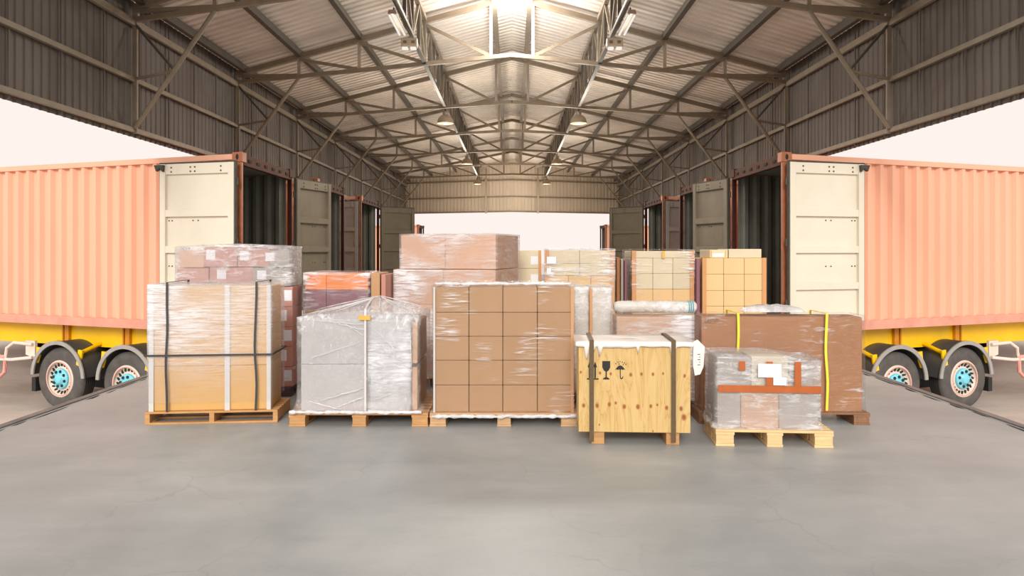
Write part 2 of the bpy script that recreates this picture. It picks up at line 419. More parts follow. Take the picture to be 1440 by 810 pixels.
# trusses ---------------------------------------------------------------
NODES = [0.40, 1.72, 3.12, 4.50, 5.98]
ZB = 5.15
TY = [9.15 + 4.25 * k for k in range(7)]
def nm(k): return ORD[k]
for k, yc in enumerate(TY):
    t = thing('roof_truss', f'{nm(k)} steel roof truss counted from the front, spanning the shed under the ribbed roof', 'roof truss', (0, yc, ZB), group='steel roof trusses')
    P = lambda x, z: (x, yc + TT * abs(x), z)
    for sx, side in SIDES:
        MB().bar(P(0, ZB), P(sx * 6.0, ZB), 0.07, 0.075).build('bottom_chord', M['steel'], t)
        MB().bar(P(0, zroof(0) - 0.06), P(sx * 6.0, zroof(6.0) - 0.06), 0.08, 0.10).build('top_chord', M['steel'], t)
        for i, x in enumerate(NODES):
            MB().bar(P(sx * x, ZB), P(sx * x, zroof(x) - 0.05), 0.06 if i < 4 else 0.07, 0.06).build('vertical_strut', M['steel'], t)
            if i:
                MB().bar(P(sx * x, zroof(x) - 0.12), P(sx * NODES[i - 1], ZB + 0.02), 0.06, 0.06).build('diagonal_strut', M['steel'], t)
        # knee brace from the outer node down to the bottom rail of the wall
        yw = yc + TT * 6.0
        MB().tube([P(sx * 4.5, ZB - 0.03), (sx * 5.98, yw - 0.05, 3.42)], 0.036, 8).build('knee_brace', M['steel'], t)
        MB().bar((sx * 5.26, yc + TT * 5.24, 4.26), (sx * 6.0, yw, 4.21), 0.04, 0.04).build('brace_strut', M['steel'], t)
        MB().bar((sx * 5.25, yc + TT * 5.24, 4.28), (sx * 6.0, yw, 5.08), 0.035, 0.035).build('brace_strut', M['steel_dark'], t)
        MB().bar((sx * 6.0, yw, 3.34), (sx * 6.0, yw, zroof(6) - 0.05), 0.07, 0.05).build('wall_post', M['steel'], t)

# purlins along the shed
for sx, side in SIDES:
    for i, (x, lab, mt) in enumerate(((0.36, 'nearest the ridge', 'steel'), (3.12, 'midway down the roof slope', 'steel_dark'), (4.50, 'second up from the eaves', 'steel_dark'), (5.85, 'along the eaves', 'steel_dark'))):
        mb = MB(); z = zroof(x) + 0.045
        mb.bar((sx * x, YF, z - 0.03), (sx * x, YB + TT * x - .15, z - 0.03), 0.06, 0.16)
        mb.bar((sx * (x - 0.02), YF, z - 0.11), (sx * (x - 0.02), YB + TT * x - .15, z - 0.11), 0.10, 0.02)
        o = mb.build('purlin', M[mt], origin=(sx * x, YF, z - 0.1))
        tag(o, f'long steel purlin {lab} on the {side} roof slope', 'purlin', 'roof purlins')
    # lattice girder
    x = 1.72; zt = zroof(x) - 0.02; zb = ZB + 0.02
    t = thing('lattice_girder', f'deep lattice girder with zigzag webs running along the {side} roof slope', 'lattice girder', (sx * x, YF, ZB), group='lattice girders')
    MB().bar((sx * x, YF, zt), (sx * x, YB + TT * x - .1, zt), 0.09, 0.09).build('top_chord', M['steel'], t)
    MB().bar((sx * x, YF, zb), (sx * x, YB + TT * x - .1, zb), 0.07, 0.06).build('bottom_chord', M['steel_dark'], t)
    y = YF + 0.3; stp = 0.85; j = 0
    while y + stp < YB:
        MB().bar((sx * x, y, zb), (sx * x, y, zt), 0.06, 0.06).build('web_post', M['steel_dark'], t)
        a, b = (zb, zt) if j % 2 else (zt, zb)
        MB().bar((sx * x, y, a), (sx * x, y + stp, b), 0.05, 0.05).build('web_diagonal', M['steel'], t)
        y += stp; j += 1
    # wall girts
    for z, lab, w in ((5.10, 'topmost', 0.11), (4.19, 'middle', 0.07), (3.39, 'lowest', 0.07)):
        mb = MB(); mb.bar((sx * 6.02, YF, z), (sx * 6.02, YB + TT * 6, z), 0.06, w)
        o = mb.build('wall_girt', M['steel'], origin=(sx * 6.02, YF, z))
        tag(o, f'{lab} horizontal girt along the {side} ribbed side wall', 'girt', 'wall girts')
    # sheet joints: thin cover strips at every metre
    y = YF + 0.55; i = 0
    while y < YB:
        mb = MB(); mb.bar((sx * 6.055, y, 3.31), (sx * 6.055, y, zroof(6) + 0.05), 0.02, 0.02)
        o = mb.build('trim_' + str(10 + i + (100 if sx > 0 else 0)), M['wall']); o['kind'] = 'structure'
        y += 1.0; i += 1
# end wall girts and light poles
for sx, side in SIDES:
    for z, lab in ((5.25, 'upper'), (4.35, 'middle'), (3.54, 'lower')):
        mb = MB(); mb.bar((0, YB - .06, z), (sx * 6.0, YB - .06 + TT * 6.0, z), 0.06, 0.08)
        o = mb.build('wall_girt', M['steel'], origin=(0, YB - .06, z)); tag(o, f'{lab} girt across the {side} half of the far gable wall', 'girt', 'wall girts')
    mb = MB(); mb.bar((sx * 1.42, YB + TT * 1.42 - .12, 3.45), (sx * 1.42, YB + TT * 1.42 - .12, 5.9), 0.10, 0.08)
    o = mb.build('wall_post', M['lamp'], origin=(sx * 1.42, YB + TT * 1.42 - .12, 3.45)); tag(o, f'pale post on the far gable wall, {side} of the two', 'post', 'gable posts')

# high-bay lamps and tube fittings
for sx, side in SIDES:
    for d, lab, s in ((18.6, 'nearest', 1.0), (27.5, 'second', 1.0), (36.0, 'farthest', 1.0)):
        c = Vector((sx * 1.74, d, 5.0))
        t = thing('high_bay_lamp', f'{lab} dome lamp in the row under the {side} lattice girder', 'lamp', (c.x, c.y, c.z - .30), group='dome lamps')
        R = 0.215
        mb = MB(); mb.lathe([(R, -0.22), (R * .985, -0.17), (R * .92, -0.12), (R * .78, -0.06), (R * .55, -0.02), (R * .3, .0), (0.0, .005), (0.0, -.01), (R * .5, -.035), (R * .74, -.075), (R * .88, -.13), (R * .96, -.21), (R, -.22)], 28, c)
        mb.build('shade', M['lamp'], t, smooth=True)
        MB().lathe([(0.0, -0.175), (R * .6, -0.175), (R * .86, -.165)], 24, c).build('lens', M['lamp_glow'], t, smooth=True)
        MB().tube([c + Vector((0, 0, -.03)), c + Vector((0, 0, .09))], 0.075, 12).build('ballast', M['lamp'], t)
        MB().tube([c + Vector((0, 0, .09)), c + Vector((0, 0, .135))], 0.02, 8).build('hanger', M['steel_dark'], t)
    # tube light fitting hung under the girder
    a = Vector((sx * 1.78, 10.55, 4.99)); b = Vector((sx * 1.78, 11.55, 4.99))
    t = thing('tube_light', f'twin fluorescent tube fitting clipped under the {side} lattice girder', 'tube light', a, group='tube lights')
    mb = MB(); mb.prism([(-.07, 0), (.07, 0), (.05, .06), (-.05, .06)], lambda u, v, tt: (a.x + u, a.y + tt, a.z + v), 0, 1.0); mb.build('housing', M['lamp'], t)
    for q in (-.04, .04):
        MB().tube([a + Vector((q, .03, -.02)), b + Vector((q, -.03, -.02))], 0.018, 8).build('tube', M['tube_glow'], t)
    for yy in (.15, .85):
        MB().tube([a + Vector((0, yy, .05)), a + Vector((0, yy, .14))], 0.012, 6).build('hanger', M['steel_dark'], t)
    c = Vector((sx * 1.76, 12.2, 4.95))
    t = thing('emergency_light', f'small twin-head emergency light box under the {side} lattice girder', 'emergency light', c, group='emergency lights')
    mb = MB(); mb.box(c.x - .14, c.x + .14, c.y - .06, c.y + .06, c.z, c.z + .16); mb.build('housing', M['lamp'], t, bevel=.015)
    for q in (-.07, .07):
        MB().box(c.x + q - .05, c.x + q + .05, c.y - .07, c.y + .03, c.z - .035, c.z).build('lamp_head', M['tube_glow'], t, bevel=.008)
        MB().box(c.x + q - .03, c.x + q + .03, c.y - .066, c.y - .058, c.z + .06, c.z + .11).build('indicator', M['steel_dark'], t)
    MB().tube([c + Vector((0, 0, .15)), c + Vector((0, 0, .18))], .02, 6).build('hanger', M['steel_dark'], t)

# ------------------------------------------------------------------ shipping containers
def container(sx, side, x0, y0, length, wid, zb, zt, label, near_door, far_door, th=TH, mats=None, group='shipping containers'):
    """x0,y0: near rear corner (left side coordinates, mirrored by sx)"""
    mats = mats or {}
    cu, su = math.cos(th), math.sin(th)
    W = lambda l, w, z: (sx * (x0 - l * cu), y0 + l * su + w, z)
    root = thing('shipping_container', label, 'shipping container', W(0, 0, zb), group=group)
    orange, rust, rail = M[mats.get('side', 'orange')], M[mats.get('frame', 'rust')], M[mats.get('rail', 'rail')]
    dark = M['cdark']
    H0, H1 = zb + 0.16, zt - 0.09
    per = 0.278; n = int((length - .3) / per)
    for w0, sgn, nme in ((0.02, 1, 'side_panel'), (wid - 0.02, -1, 'side_panel')):
        for mt, extra in ((orange, 0.0), (dark, 0.012)):
            prof = []
            l = 0.14
            for i in range(n):
                prof += [(l, 0), (l + .072, 0), (l + .125, .075), (l + .21, .075)]
                l += per
            prof.append((l, 0)); prof.append((length - .1, 0))
            mb = MB(); mb.sheet([[W(p, w0 + sgn * (off + extra), z) for (p, off) in prof] for z in (H0, H1)])
            mb.build(nme if extra == 0 else 'inner_lining', mt, root, recalc=False)
    # roof, floor, front end
    mb = MB(); mb.box(.05, length - .05, .05, wid - .05, zt - .06, zt - .03, W); mb.build('roof_panel', orange, root)
    mb = MB(); mb.box(.05, length - .05, .05, wid - .05, zt - .075, zt - .062, W); mb.build('inner_lining', dark, root)
    mb = MB(); mb.box(.02, length - .05, .06, wid - .06, zb + .10, zb + .15, W); mb.build('floor_panel', dark, root)
    mb = MB(); mb.box(length - .1, length - .04, .05, wid - .05, zb + .1, zt - .05, W); mb.build('front_panel', dark, root)
    # rails and posts
    for w in (0.0, wid - .09):
        MB().box(0, length, w, w + .09, zt - .10, zt - .012, W).build('top_rail', M['orange'] if w == 0 else rust, root)
        MB().box(0, length, w, w + .09, zb + .01, zb + .165, W).build('bottom_rail', rail, root)
        MB().box(0, .09, w if w == 0 else w + .03, w + (.055 if w == 0 else .09), zb + .1, zt - .08, W).build('corner_post', rust if w == 0 else M['red_post'], root)
        MB().box(length - .09, length, w, w + .09, zb + .1, zt - .08, W).build('corner_post', rust, root)
    mb = MB(); mb.box(0, .10, .08, wid - .08, zt - .19, zt - .015, W)
    h = mb.build('door_header', M['frame_shaded'], root)
    for i in range(6):
        w = .35 + i * (wid - .7) / 5
        MB().box(-.012, .0, w - .06, w + .06, zt - .13, zt - .08, W).build('header_slot', M['joint'], h)
    MB().box(0, .10, .08, wid - .08, zb + .02, zb + .15, W).build('door_sill', rust, root)
    for l in (0.0, length - .18):
        for w in (0, wid - .16):
            for z in (zb, zt - .15):
                c = MB().box(l - .02, l + .19, w - .02, w + .165, z, z + .165, W).build('corner_casting', rust if w == 0 else M['frame_shaded'], root, bevel=.012)  # far castings get the darkened brown, their shade painted in
                if z > zb and l == 0:
                    # oval hole, on the long side face and the end face
                    if w == 0:
                        poly = [(.085 + .030 * math.cos(a), z + .085 + .048 * math.sin(a)) for a in [2 * PI * i / 14 for i in range(14)]]
                        MB().prism(poly, lambda u, v, t: W(u, -.0215 + t, v), -.002, .002).build('casting_hole', M['black'], c)
    # doors
    def door(w_hinge, ang_vec, length_d, matkey, name='door', flip=1):
        """ang_vec: direction of the leaf in left-side plan coordinates; face seen = normal * flip"""
        e = Vector((ang_vec[0], ang_vec[1], 0)).normalized()
        nrm = Vector((e.y, -e.x, 0)) * flip
        hx, hy = x0 + ang_vec[2], y0 + w_hinge + ang_vec[3]
        D = lambda a, t, z: (sx * (hx + e.x * a + nrm.x * t), hy + e.y * a + nrm.y * t, z)
        z0d, z1d = zb + .20, zt - .165
        mt = M[matkey]
        d = MB().box(.02, length_d - .02, -.045, -.02, z0d + .02, z1d - .02, D).build(name, mt, root)
        fm = MB()
        sw = .105
        fm.box(0, sw, -.05, .04, z0d, z1d, D); fm.box(length_d - sw, length_d, -.05, .04, z0d, z1d, D)
        Hh = z1d - z0d
        fm.box(sw, length_d - sw, -.05, .026, z1d - .17, z1d, D)
        fm.box(sw, length_d - sw, -.03, .028, z0d, z0d + .10, D)
        for fz in (.20, .43, .66):
            fm.box(sw, length_d - sw, -.03, .036, z0d + Hh * fz + .06 - .05, z0d + Hh * fz + .06 + .065, D)
        fm.build('door_frame', mt, d, bevel=.006)
        gk = MB()
        gk.box(-.02, 0, -.03, .02, z0d, z1d, D); gk.box(length_d, length_d + .02, -.03, .02, z0d, z1d, D); gk.box(-.02, length_d + .02, -.03, .02, z1d, z1d + .025, D)
        gk.build('gasket', M['gasket'], d)
        for (a, z) in [(.24, -.06), (.24, -.13), (length_d * .52, -.06), (length_d * .52, -.13), (length_d * .58, -.06), (length_d * .58, -.13), (length_d - .22, -.06), (length_d - .22, -.13)]:
            MB().tube([D(a, .027, z1d + z), D(a, .036, z1d + z)], .013, 8).build('bolt', M['gasket'], d)
        for fz in (.56, .27):
            for a in (length_d * .50, length_d * .57, length_d - .2, length_d - .14):
                MB().tube([D(a, -.02, z0d + Hh * (fz + .08)), D(a, -.010, z0d + Hh * (fz + .08))], .011, 8).build('bolt', M['gasket'], d)
        for fz in (.12, .5, .88):
            MB().tube([D(-.02, -.03, z0d + Hh * fz - .06), D(-.02, -.03, z0d + Hh * fz + .06)], .02, 8).build('hinge', M['gasket'], d)
        return d, D, z0d, z1d
    if near_door:
        d, D, z0d, z1d = door(0.0, near_door[0], near_door[1], near_door[2], flip=near_door[3])
        if near_door[4]:
            a = near_door[1]
            mbk = MB(); mbk.prism([(a - .11, z1d - .02), (a + .06, z1d - .02), (a + .02, z1d - .12), (a - .05, z1d - .07), (a - .10, z1d - .13)], lambda u, v, t: D(u, t, v), .042, .10)
            mbk.build('lock_bracket', M['gasket'], d)
    if far_door:
        door(wid, far_door[0], far_door[1], far_door[2], flip=far_door[3])
    return root

for sx, side in SIDES:
    ZBc, ZTc = 0.12, 3.05
    # nearest
    container(sx, side, -4.35, 11.45, 12.2, 2.62, ZBc, ZTc,
              f'nearest orange corrugated shipping container on the {side} with cream door folded against its side',
              ((-math.cos(math.radians(15)), math.sin(math.radians(15)), -.06, -.13), 1.40, 'cream', -1, True),
              ((math.sin(math.radians(17)), math.cos(math.radians(17)), .06, .04), 1.25, 'door_old', 1))
    container(sx, side, -4.30, 15.70, 12.2, 2.55, ZBc, ZTc,
              f'second open shipping container along the {side} dock edge, red inner post showing', None, None)
    container(sx, side, -4.30, 20.30, 12.2, 2.75, ZBc, ZTc - .03,
              f'third open shipping container along the {side} dock edge with far door swung wide',
              ((-math.cos(math.radians(20)), math.sin(math.radians(20)), -.06, -.12), 1.25, 'door_grey', -1, False),
              ((math.sin(math.radians(50)), math.cos(math.radians(50)), .04, .06), 1.25, 'door_old', 1))
    container(sx, side, -5.75, 44.0, 12.2, 2.5, ZBc, 3.0,
              f'distant shipping container on the {side} beyond the far opening', None, None)

# ------------------------------------------------------------------ trailers under the nearest containers
def trailer(sx, side):
    x0, y0 = -4.35, 11.45
    cu, su = math.cos(TH), math.sin(TH)
    # local: l along the trailer, q inwards (square to the side), z
    W = lambda l, q, z: (sx * (x0 - l * cu + q * su), y0 + l * su + q * cu, z)
    axis = Vector((sx * -su, -cu, 0))          # outward, towards the viewer
    root = thing('container_trailer', f'yellow container trailer with two wheels showing under the {side} orange container', 'trailer', W(2.4, .3, YARD), group='container trailers')
    MB().box(.3, 11.8, .42, .54, -.30, .10, W).build('chassis_beam', M['yellow'], root)
    MB().box(.3, 11.8, 1.75, 1.87, -.30, .10, W).build('chassis_beam', M['yellow'], root)
    for l in (1.1, 2.85, 4.35, 6.4, 8.5, 11.0):
        b = MB(); b.box(l - .05, l + .05, .36, .42, -.28, .10, W); b.box(l + .09, l + .12, .36, .42, -.28, .10, W); b.build('beam_stiffener', M['amber'], root)
        MB().box(l - .04, l + .04, .54, 1.75, -.1, .06, W).build('cross_member', M['amber'], root)
    R = .56
    for l in (1.05 + 1.42, 4.08):
        c = Vector(W(l, .0, YARD + R))
        for q in (0.0, 1.75):
            cc = Vector(W(l, q + .02, YARD + R))
            ax = axis
            tr = MB(); tr.lathe([(R * .60, 0.0), (R * .70, .015), (R * .86, .02), (R * .95, .0), (R, -.04), (R, -.24), (R * .95, -.28), (R * .8, -.29), (R * .6, -.27)], 48, cc, ax)
            # tread grooves
            wv = tr.build('wheel', M['tire'], root, smooth=True); wv['label'] = 'worn black tire on pale steel rim'
            rg = MB()
            for k in range(5):
                rg.lathe([(R + .004, -.06 - k * .04), (R + .004, -.085 - k * .04)], 48, cc, ax)
            rg.build('tread', M['black'], wv)
            if q == 0:
                MB().lathe([(R * .60, .0), (R * .585, .018), (R * .55, .02), (R * .53, -.03), (R * .42, -.055), (R * .33, -.035), (R * .30, -.03), (.0, -.03)], 40, cc, ax).build('rim', M['wheel'], wv, smooth=True)
                MB().lathe([(R * .56, .021), (R * .555, .027), (R * .53, .027), (R * .525, .018)], 40, cc, ax).build('rim_ring', M['guard_red'], wv, smooth=True)
                ref = Vector((0, 0, 1)); tang = ax.cross(ref).normalized()
                for k in range(20):
                    a = 2 * PI * k / 20
                    dr = tang * math.cos(a) + ref * math.sin(a); tn = (-tang * math.sin(a) + ref * math.cos(a))
                    dd = (dr * .85 + tn * .5).normalized()
                    p = cc + dr * (R * .455) - ax * .041
                    s = MB(); s.bar(p - dd * .028, p + dd * .028, .030, .028, up=ax); s.build('rim_slot', M['black'], wv)
                MB().lathe([(R * .33, -.034), (R * .33, .0), (R * .29, .012), (R * .17, .014), (R * .15, .045), (R * .12, .055), (.0, .055)], 36, cc, ax).build('hub', M['hub'], wv, smooth=True)
                for k in range(8):
                    a = 2 * PI * (k + .3) / 8
                    p = cc + (tang * math.cos(a) + ref * math.sin(a)) * R * .245
                    MB().tube([p + ax * .008, p + ax * .03], .026, 10).build('wheel_nut', M['black'], wv)
        MB().tube([W(l, .1, YARD + R), W(l, 2.2, YARD + R)], .07, 10).build('axle', M['black'], root)
        # mudguard: half drum with a pale lip
        RF = .645
        arc = [math.radians(2 + 176 * i / 32) for i in range(33)]
        rows = [[W(l + RF * math.cos(a), q, YARD + R + .03 + RF * math.sin(a)) for a in arc] for q in (-.03, .3, .95)]
        rows2 = [[W(l + (RF - .025) * math.cos(a), q, YARD + R + .03 + (RF - .025) * math.sin(a)) for a in arc] for q in (.95, .3, -.03)]
        fd = MB().sheet(rows + rows2).build('mudguard', M['fender'], root, smooth=True)
        lip = [[W(l + rr * math.cos(a), q, YARD + R + .03 + rr * math.sin(a)) for a in arc] for (rr, q) in ((RF + .02, -.02), (RF + .02, -.045), (RF - .05, -.045), (RF - .05, -.02))]
        MB().sheet(lip + [lip[0]]).build('mudguard_lip', M['fender_rim'], fd, smooth=False)
        # yellow mounting arms
        for dl, dz in ((-.52, .50), (.52, .50)):
            z = YARD + R + dz
            MB().tube([W(l + dl, .45, z + .12), W(l + dl, .1, z + .02), W(l + dl, .02, z)], .035, 10).build('mounting_arm', M['yellow'], root)
            MB().prism([(-.05, .04), (.05, .05), (.06, -.05), (.10, -.22), (.03, -.24), (-.03, -.1)], lambda u, v, t: W(l + dl + u, t, z + v), .0, .03).build('mounting_bracket', M['yellow'], root)
    MB().prism([(4.70, -.95), (4.80, -.95), (4.80, -1.20), (4.70, -1.20)], lambda u, v, t: W(u, .02 + t, v + .08), 0, .4).build('mud_flap', M['black'], root)
    MB().box(1.6, 5.0, .96, 1.0, YARD + .22, YARD + 1.15, W).build('dark_backing_plate', M['black'], root)  # black plate added to fill the gap behind the wheels
    # tubular side guard ahead of the wheels
    gd = MB(); gd.tube([W(4.78, .02, -.50), W(5.28, -.02, -.56), W(6.18, -.02, -.58)], .03, 8)
    gd.tube([W(4.78, .02, -.26), W(5.23, .0, -.24), W(5.40, -.02, -.35), W(5.44, -.02, -.56)], .03, 8)
    gp = gd.build('side_guard', M['guard'], root)
    MB().prism([(4.76, -.2), (5.0, -.2), (5.0, -.46), (4.76, -.52)], lambda u, v, t: W(u, .05 + t, v), 0, .05).build('guard_plate', M['wheel'], gp)
    MB().tube([W(5.44, -.02, -.50), W(5.46, -.02, -.80), W(5.58, -.02, -.90), W(7.38, -.02, -.86)], .035, 8).build('guard_rail', M['guard_red'], gp)
    MB().tube([W(5.44, -.02, -.52), W(7.38, -.02, -.48)], .035, 8).build('guard_rail', M['guard_red'], gp)
    # landing tractor wheel, dark, beyond
    cc = Vector(W(8.9, 3.2, YARD + .5)); R2 = .5
    t2 = MB(); t2.lathe([(R2 * .3, .0), (R2 * .8, .02), (R2, -.05), (R2, -.5), (R2 * .5, -.52)], 36, cc, axis); t2.build('inner_wheel', M['tire'], root, smooth=True)
    return root
for sx, side in SIDES: trailer(sx, side)

# ------------------------------------------------------------------ cargo helpers
class Frame:
    """a load's frame: front centre on the floor, x along the width, y going back"""
    def __init__(s, xl, xr, yb, rot=0.0):
        s.d = F * EYE / (yb - HOR); s.s = F / s.d; s.yb = yb
        s.w = (xr - xl) / s.s; s.rot = math.radians(rot)
        s.xc = (xl + xr) / 2
        s.o = Vector(((s.xc - 720) / s.s, s.d, 0))
        s.R = Matrix.Rotation(s.rot, 4, 'Z')
    def p(s, x, y, z=0): return s.o + (s.R @ Vector((x, y, z)))
    def X(s, px): return (px - s.xc) / s.s
    def Z(s, py): return (s.yb - py) / s.s

def put(o, fr, x, y, z):
    o.location = fr.p(x, y, z); o.rotation_euler = (0, 0, fr.rot); return o

def part_local(mb, name, mat, root, **kw):
    """mesh given in the root's own coordinates"""
    o = mb.build(name, mat, None, local=True, **kw); o.parent = root; return o

def pallet(fr, w, dep, h, mat, label, style='block', x=0.0, group='pallets under the loads', mat2=None):
    t = thing('pallet', label, 'pallet', fr.p(x, 0, 0), fr.rot, group)
    mt = M[mat]; m2 = M[mat2 or mat]
    nb = 7; bw = dep / nb * .80
    tk = h * .16
    for i in range(nb):
        y = i * (dep - bw) / (nb - 1)
        part_local(MB().box(-w / 2, w / 2, y, y + bw, h - tk, h), 'deck_board', mt, t, bevel=.003)
    if style == 'stringer':
        for xx in (-w / 2, -.02, w / 2 - .04):
            part_local(MB().box(xx, xx + .04, .003, dep - .003, tk, h - tk), 'stringer', m2, t)
        for y in (0, dep / 2 - bw / 2, dep - bw):
            part_local(MB().box(-w / 2, w / 2, y, y + bw, 0, tk), 'bottom_board', mt, t, bevel=.003)
    else:
        for xx in (-w / 2, -.055, w / 2 - .14):
            ww = .14 if abs(xx) > .1 else .12
            part_local(MB().box(xx, xx + ww, .0, dep, h - 2 * tk, h - tk - .0005), 'stringer_board', m2, t)
            for y in (0.004, dep / 2 - .06, dep - .124):
                part_local(MB().box(xx + .004, xx + ww - .004, y, y + .12, tk, h - 2 * tk - .0005), 'block', m2, t, bevel=.003)
            part_local(MB().box(xx, xx + ww, 0, dep, 0, tk - .0005), 'bottom_board', m2, t, bevel=.003)
    return t

_box_cache = {}
def box_mesh(w, d, h, mat):
    key = (round(w, 3), round(d, 3), round(h, 3), mat)
    if key not in _box_cache:
        o = MB().box(-w / 2, w / 2, -d / 2, d / 2, 0, h).build('carton', M[mat], local=True)
        _box_cache[key] = o.data; bpy.data.objects.remove(o)
    return _box_cache[key]

def carton(fr, x0, x1, y0, y1, z0, z1, mat, label, group=None, gap=.003, cat='carton', name='carton', lean=0.0):
    w, d, h = x1 - x0 - gap, y1 - y0 - gap, z1 - z0 - gap * .6
    o = bpy.data.objects.new(name, box_mesh(w, d, h, mat)); COL.objects.link(o)
    put(o, fr, (x0 + x1) / 2, (y0 + y1) / 2, z0 + gap * .3)
    if lean: o.rotation_euler.z += lean
    md = o.modifiers.new('bevel', 'BEVEL'); md.width = .006; md.segments = 2
    return tag(o, label, cat, group)

def on_front(parent, x0, x1, z0, z1, depth, mat, name, t=.002):
    """a flat label or tape on the front of a carton (carton-local: centre bottom)"""
    return part_local(MB().box(x0, x1, -depth / 2 - t, -depth / 2 + .0005, z0, z1), name, M[mat], parent)

def film_shell(fr, x0, x1, y0, y1, z0, z1, mat, label, off=.012, flare=0.0, seed=0, amp=.008, top=True, topfn=None, group='stretch film wraps', rough=1.0, bulge=0.0, name='stretch_film', flare_h=.1, rcorner=.03, tuck=0.0):
    x0 -= off; x1 += off; y0 -= off; y1 += off; z1 += off
    cx, cy = (x0 + x1) / 2, (y0 + y1) / 2
    per = []
    def edge(a, b, n):
        for i in range(n): per.append((a[0] + (b[0] - a[0]) * i / n, a[1] + (b[1] - a[1]) * i / n))
    r = rcorner * .25
    nx = max(8, int((x1 - x0) / .03)); ny = max(6, int((y1 - y0) / .04))
    edge((x0 + r, y0), (x1 - r, y0), nx); edge((x1 - r, y0), (x1, y0 + r), 1)
    edge((x1, y0 + r), (x1, y1 - r), ny); edge((x1, y1 - r), (x1 - r, y1), 1)
    edge((x1 - r, y1), (x0 + r, y1), nx); edge((x0 + r, y1), (x0, y1 - r), 1)
    edge((x0, y1 - r), (x0, y0 + r), ny); edge((x0, y0 + r), (x0 + r, y0), 1)
    nz = max(6, int((z1 - z0) / .03))
    rows = []
    for j in range(nz + 1):
        z = z0 + (z1 - z0) * j / nz; row = []
        fl = flare * max(0.0, 1 - (z - z0) / flare_h) ** 1.6 if flare else 0.0
        for (x, y) in per:
            nv = noise.noise(Vector((x * 5 + seed, y * 5, z * 9 * rough))) * .5 + .5
            nv2 = noise.noise(Vector((x * 17 + seed, y * 17, z * 25 * rough))) * .5 + .5
            k = amp * (nv * .7 + nv2 * .5) + fl
            if flare: k += fl * .25 * (noise.noise(Vector((x * 14, y * 14, seed))))
            dx = -1 if x <= x0 + 1e-6 else (1 if x >= x1 - 1e-6 else 0); dy = -1 if y <= y0 + 1e-6 else (1 if y >= y1 - 1e-6 else 0)
            zz = z + (topfn(x, y) if topfn and j == nz else 0)
            row.append((x + dx * k - cx, y + dy * k, zz - z0))
        rows.append(row + [row[0]])
    if top:
        last = rows[-1]
        ca = Vector((0, cy, z1 - z0))
        nr = 10
        for q in range(1, nr + 1):
            f = q / nr * .999; row = []
            for p in last:
                x = p[0] + (0 - p[0]) * f; y = p[1] + (cy - p[1]) * f
                z = z1 - z0 + (topfn(x + cx, y) if topfn else 0) + amp * .7 * (noise.noise(Vector((x * 8 + seed, y * 8, 3))) * .5 + .5)
                row.append((x, y, z))
            rows.append(row)
    mb = MB(); mb.sheet(rows)
    o = mb.build(name, M[mat], local=True, smooth=True)
    put(o, fr, cx, 0, z0)
    bm = bmesh.new(); bm.from_mesh(o.data); bmesh.ops.remove_doubles(bm, verts=bm.verts, dist=.0004); bmesh.ops.recalc_face_normals(bm, faces=bm.faces); bm.to_mesh(o.data); bm.free()
    return tag(o, label, 'stretch film', group)

def strap_loop(fr, plane, at, a0, a1, z0, z1, mat, label, wd=.016, group=None, wob=0.0):
    """a strap around a load. plane 'v': loop over the top in the y-z plane at x=at (a0..a1 = y range); plane 'h': round the sides at z=at."""
    t = .004; mb = MB()
    if plane == 'v':
        n = 10
        for i in range(n):
            za, zb_ = z0 + (z1 - z0) * i / n, z0 + (z1 - z0) * (i + 1) / n
            xa, xb = [wob * (noise.noise(Vector((q * 3, at * 7, 2)))) for q in (za, zb_)]
            mb.add([(xa - wd / 2, a0 - t, za), (xa + wd / 2, a0 - t, za), (xb + wd / 2, a0 - t, zb_), (xb - wd / 2, a0 - t, zb_),
                    (xa - wd / 2, a0, za), (xa + wd / 2, a0, za), (xb + wd / 2, a0, zb_), (xb - wd / 2, a0, zb_)],
                   [(0, 1, 2, 3), (7, 6, 5, 4), (0, 3, 7, 4), (1, 5, 6, 2)])
        mb.box(xb - wd / 2, xb + wd / 2, a0 - t, a1 + t, z1, z1 + t)
        mb.box(-wd / 2, wd / 2, a1, a1 + t, z0, z1)
        o = mb.build('strap', M[mat], local=True); put(o, fr, at, 0, 0)
    else:
        x0, x1, y0, y1 = a0
        mb.box(x0 - t, x1 + t, y0 - t, y0, -wd / 2, wd / 2); mb.box(x0 - t, x1 + t, y1, y1 + t, -wd / 2, wd / 2)
        mb.box(x0 - t, x0, y0, y1, -wd / 2, wd / 2); mb.box(x1, x1 + t, y0, y1, -wd / 2, wd / 2)
        o = mb.build('strap', M[mat], local=True); put(o, fr, 0, 0, at)
    return tag(o, label, 'strap', group)

def edge_board(fr, x, y, z0, z1, mat, label, wx=.04, wy=.04, sx=1, sy=1, group='edge protectors', t=.005):
    mb = MB()
    mb.box(min(x, x + sx * wx), max(x, x + sx * wx), min(y, y - sy * t), max(y, y - sy * t), 0, z1 - z0)
    mb.box(min(x, x - sx * t), max(x, x - sx * t), y - t if sy > 0 else y - wy, y + wy if sy > 0 else y + t, 0, z1 - z0)
    for i in range(len(mb.v)): mb.v[i] = mb.v[i] - Vector((x, y, 0))
    o = mb.build('edge_protector', M[mat], local=True); put(o, fr, x, y, z0)
    return tag(o, label, 'edge protector', group)

ROWS5 = ['top', 'second', 'middle', 'fourth', 'bottom']
COLS4 = ['leftmost', 'second from the left', 'third from the left', 'rightmost']

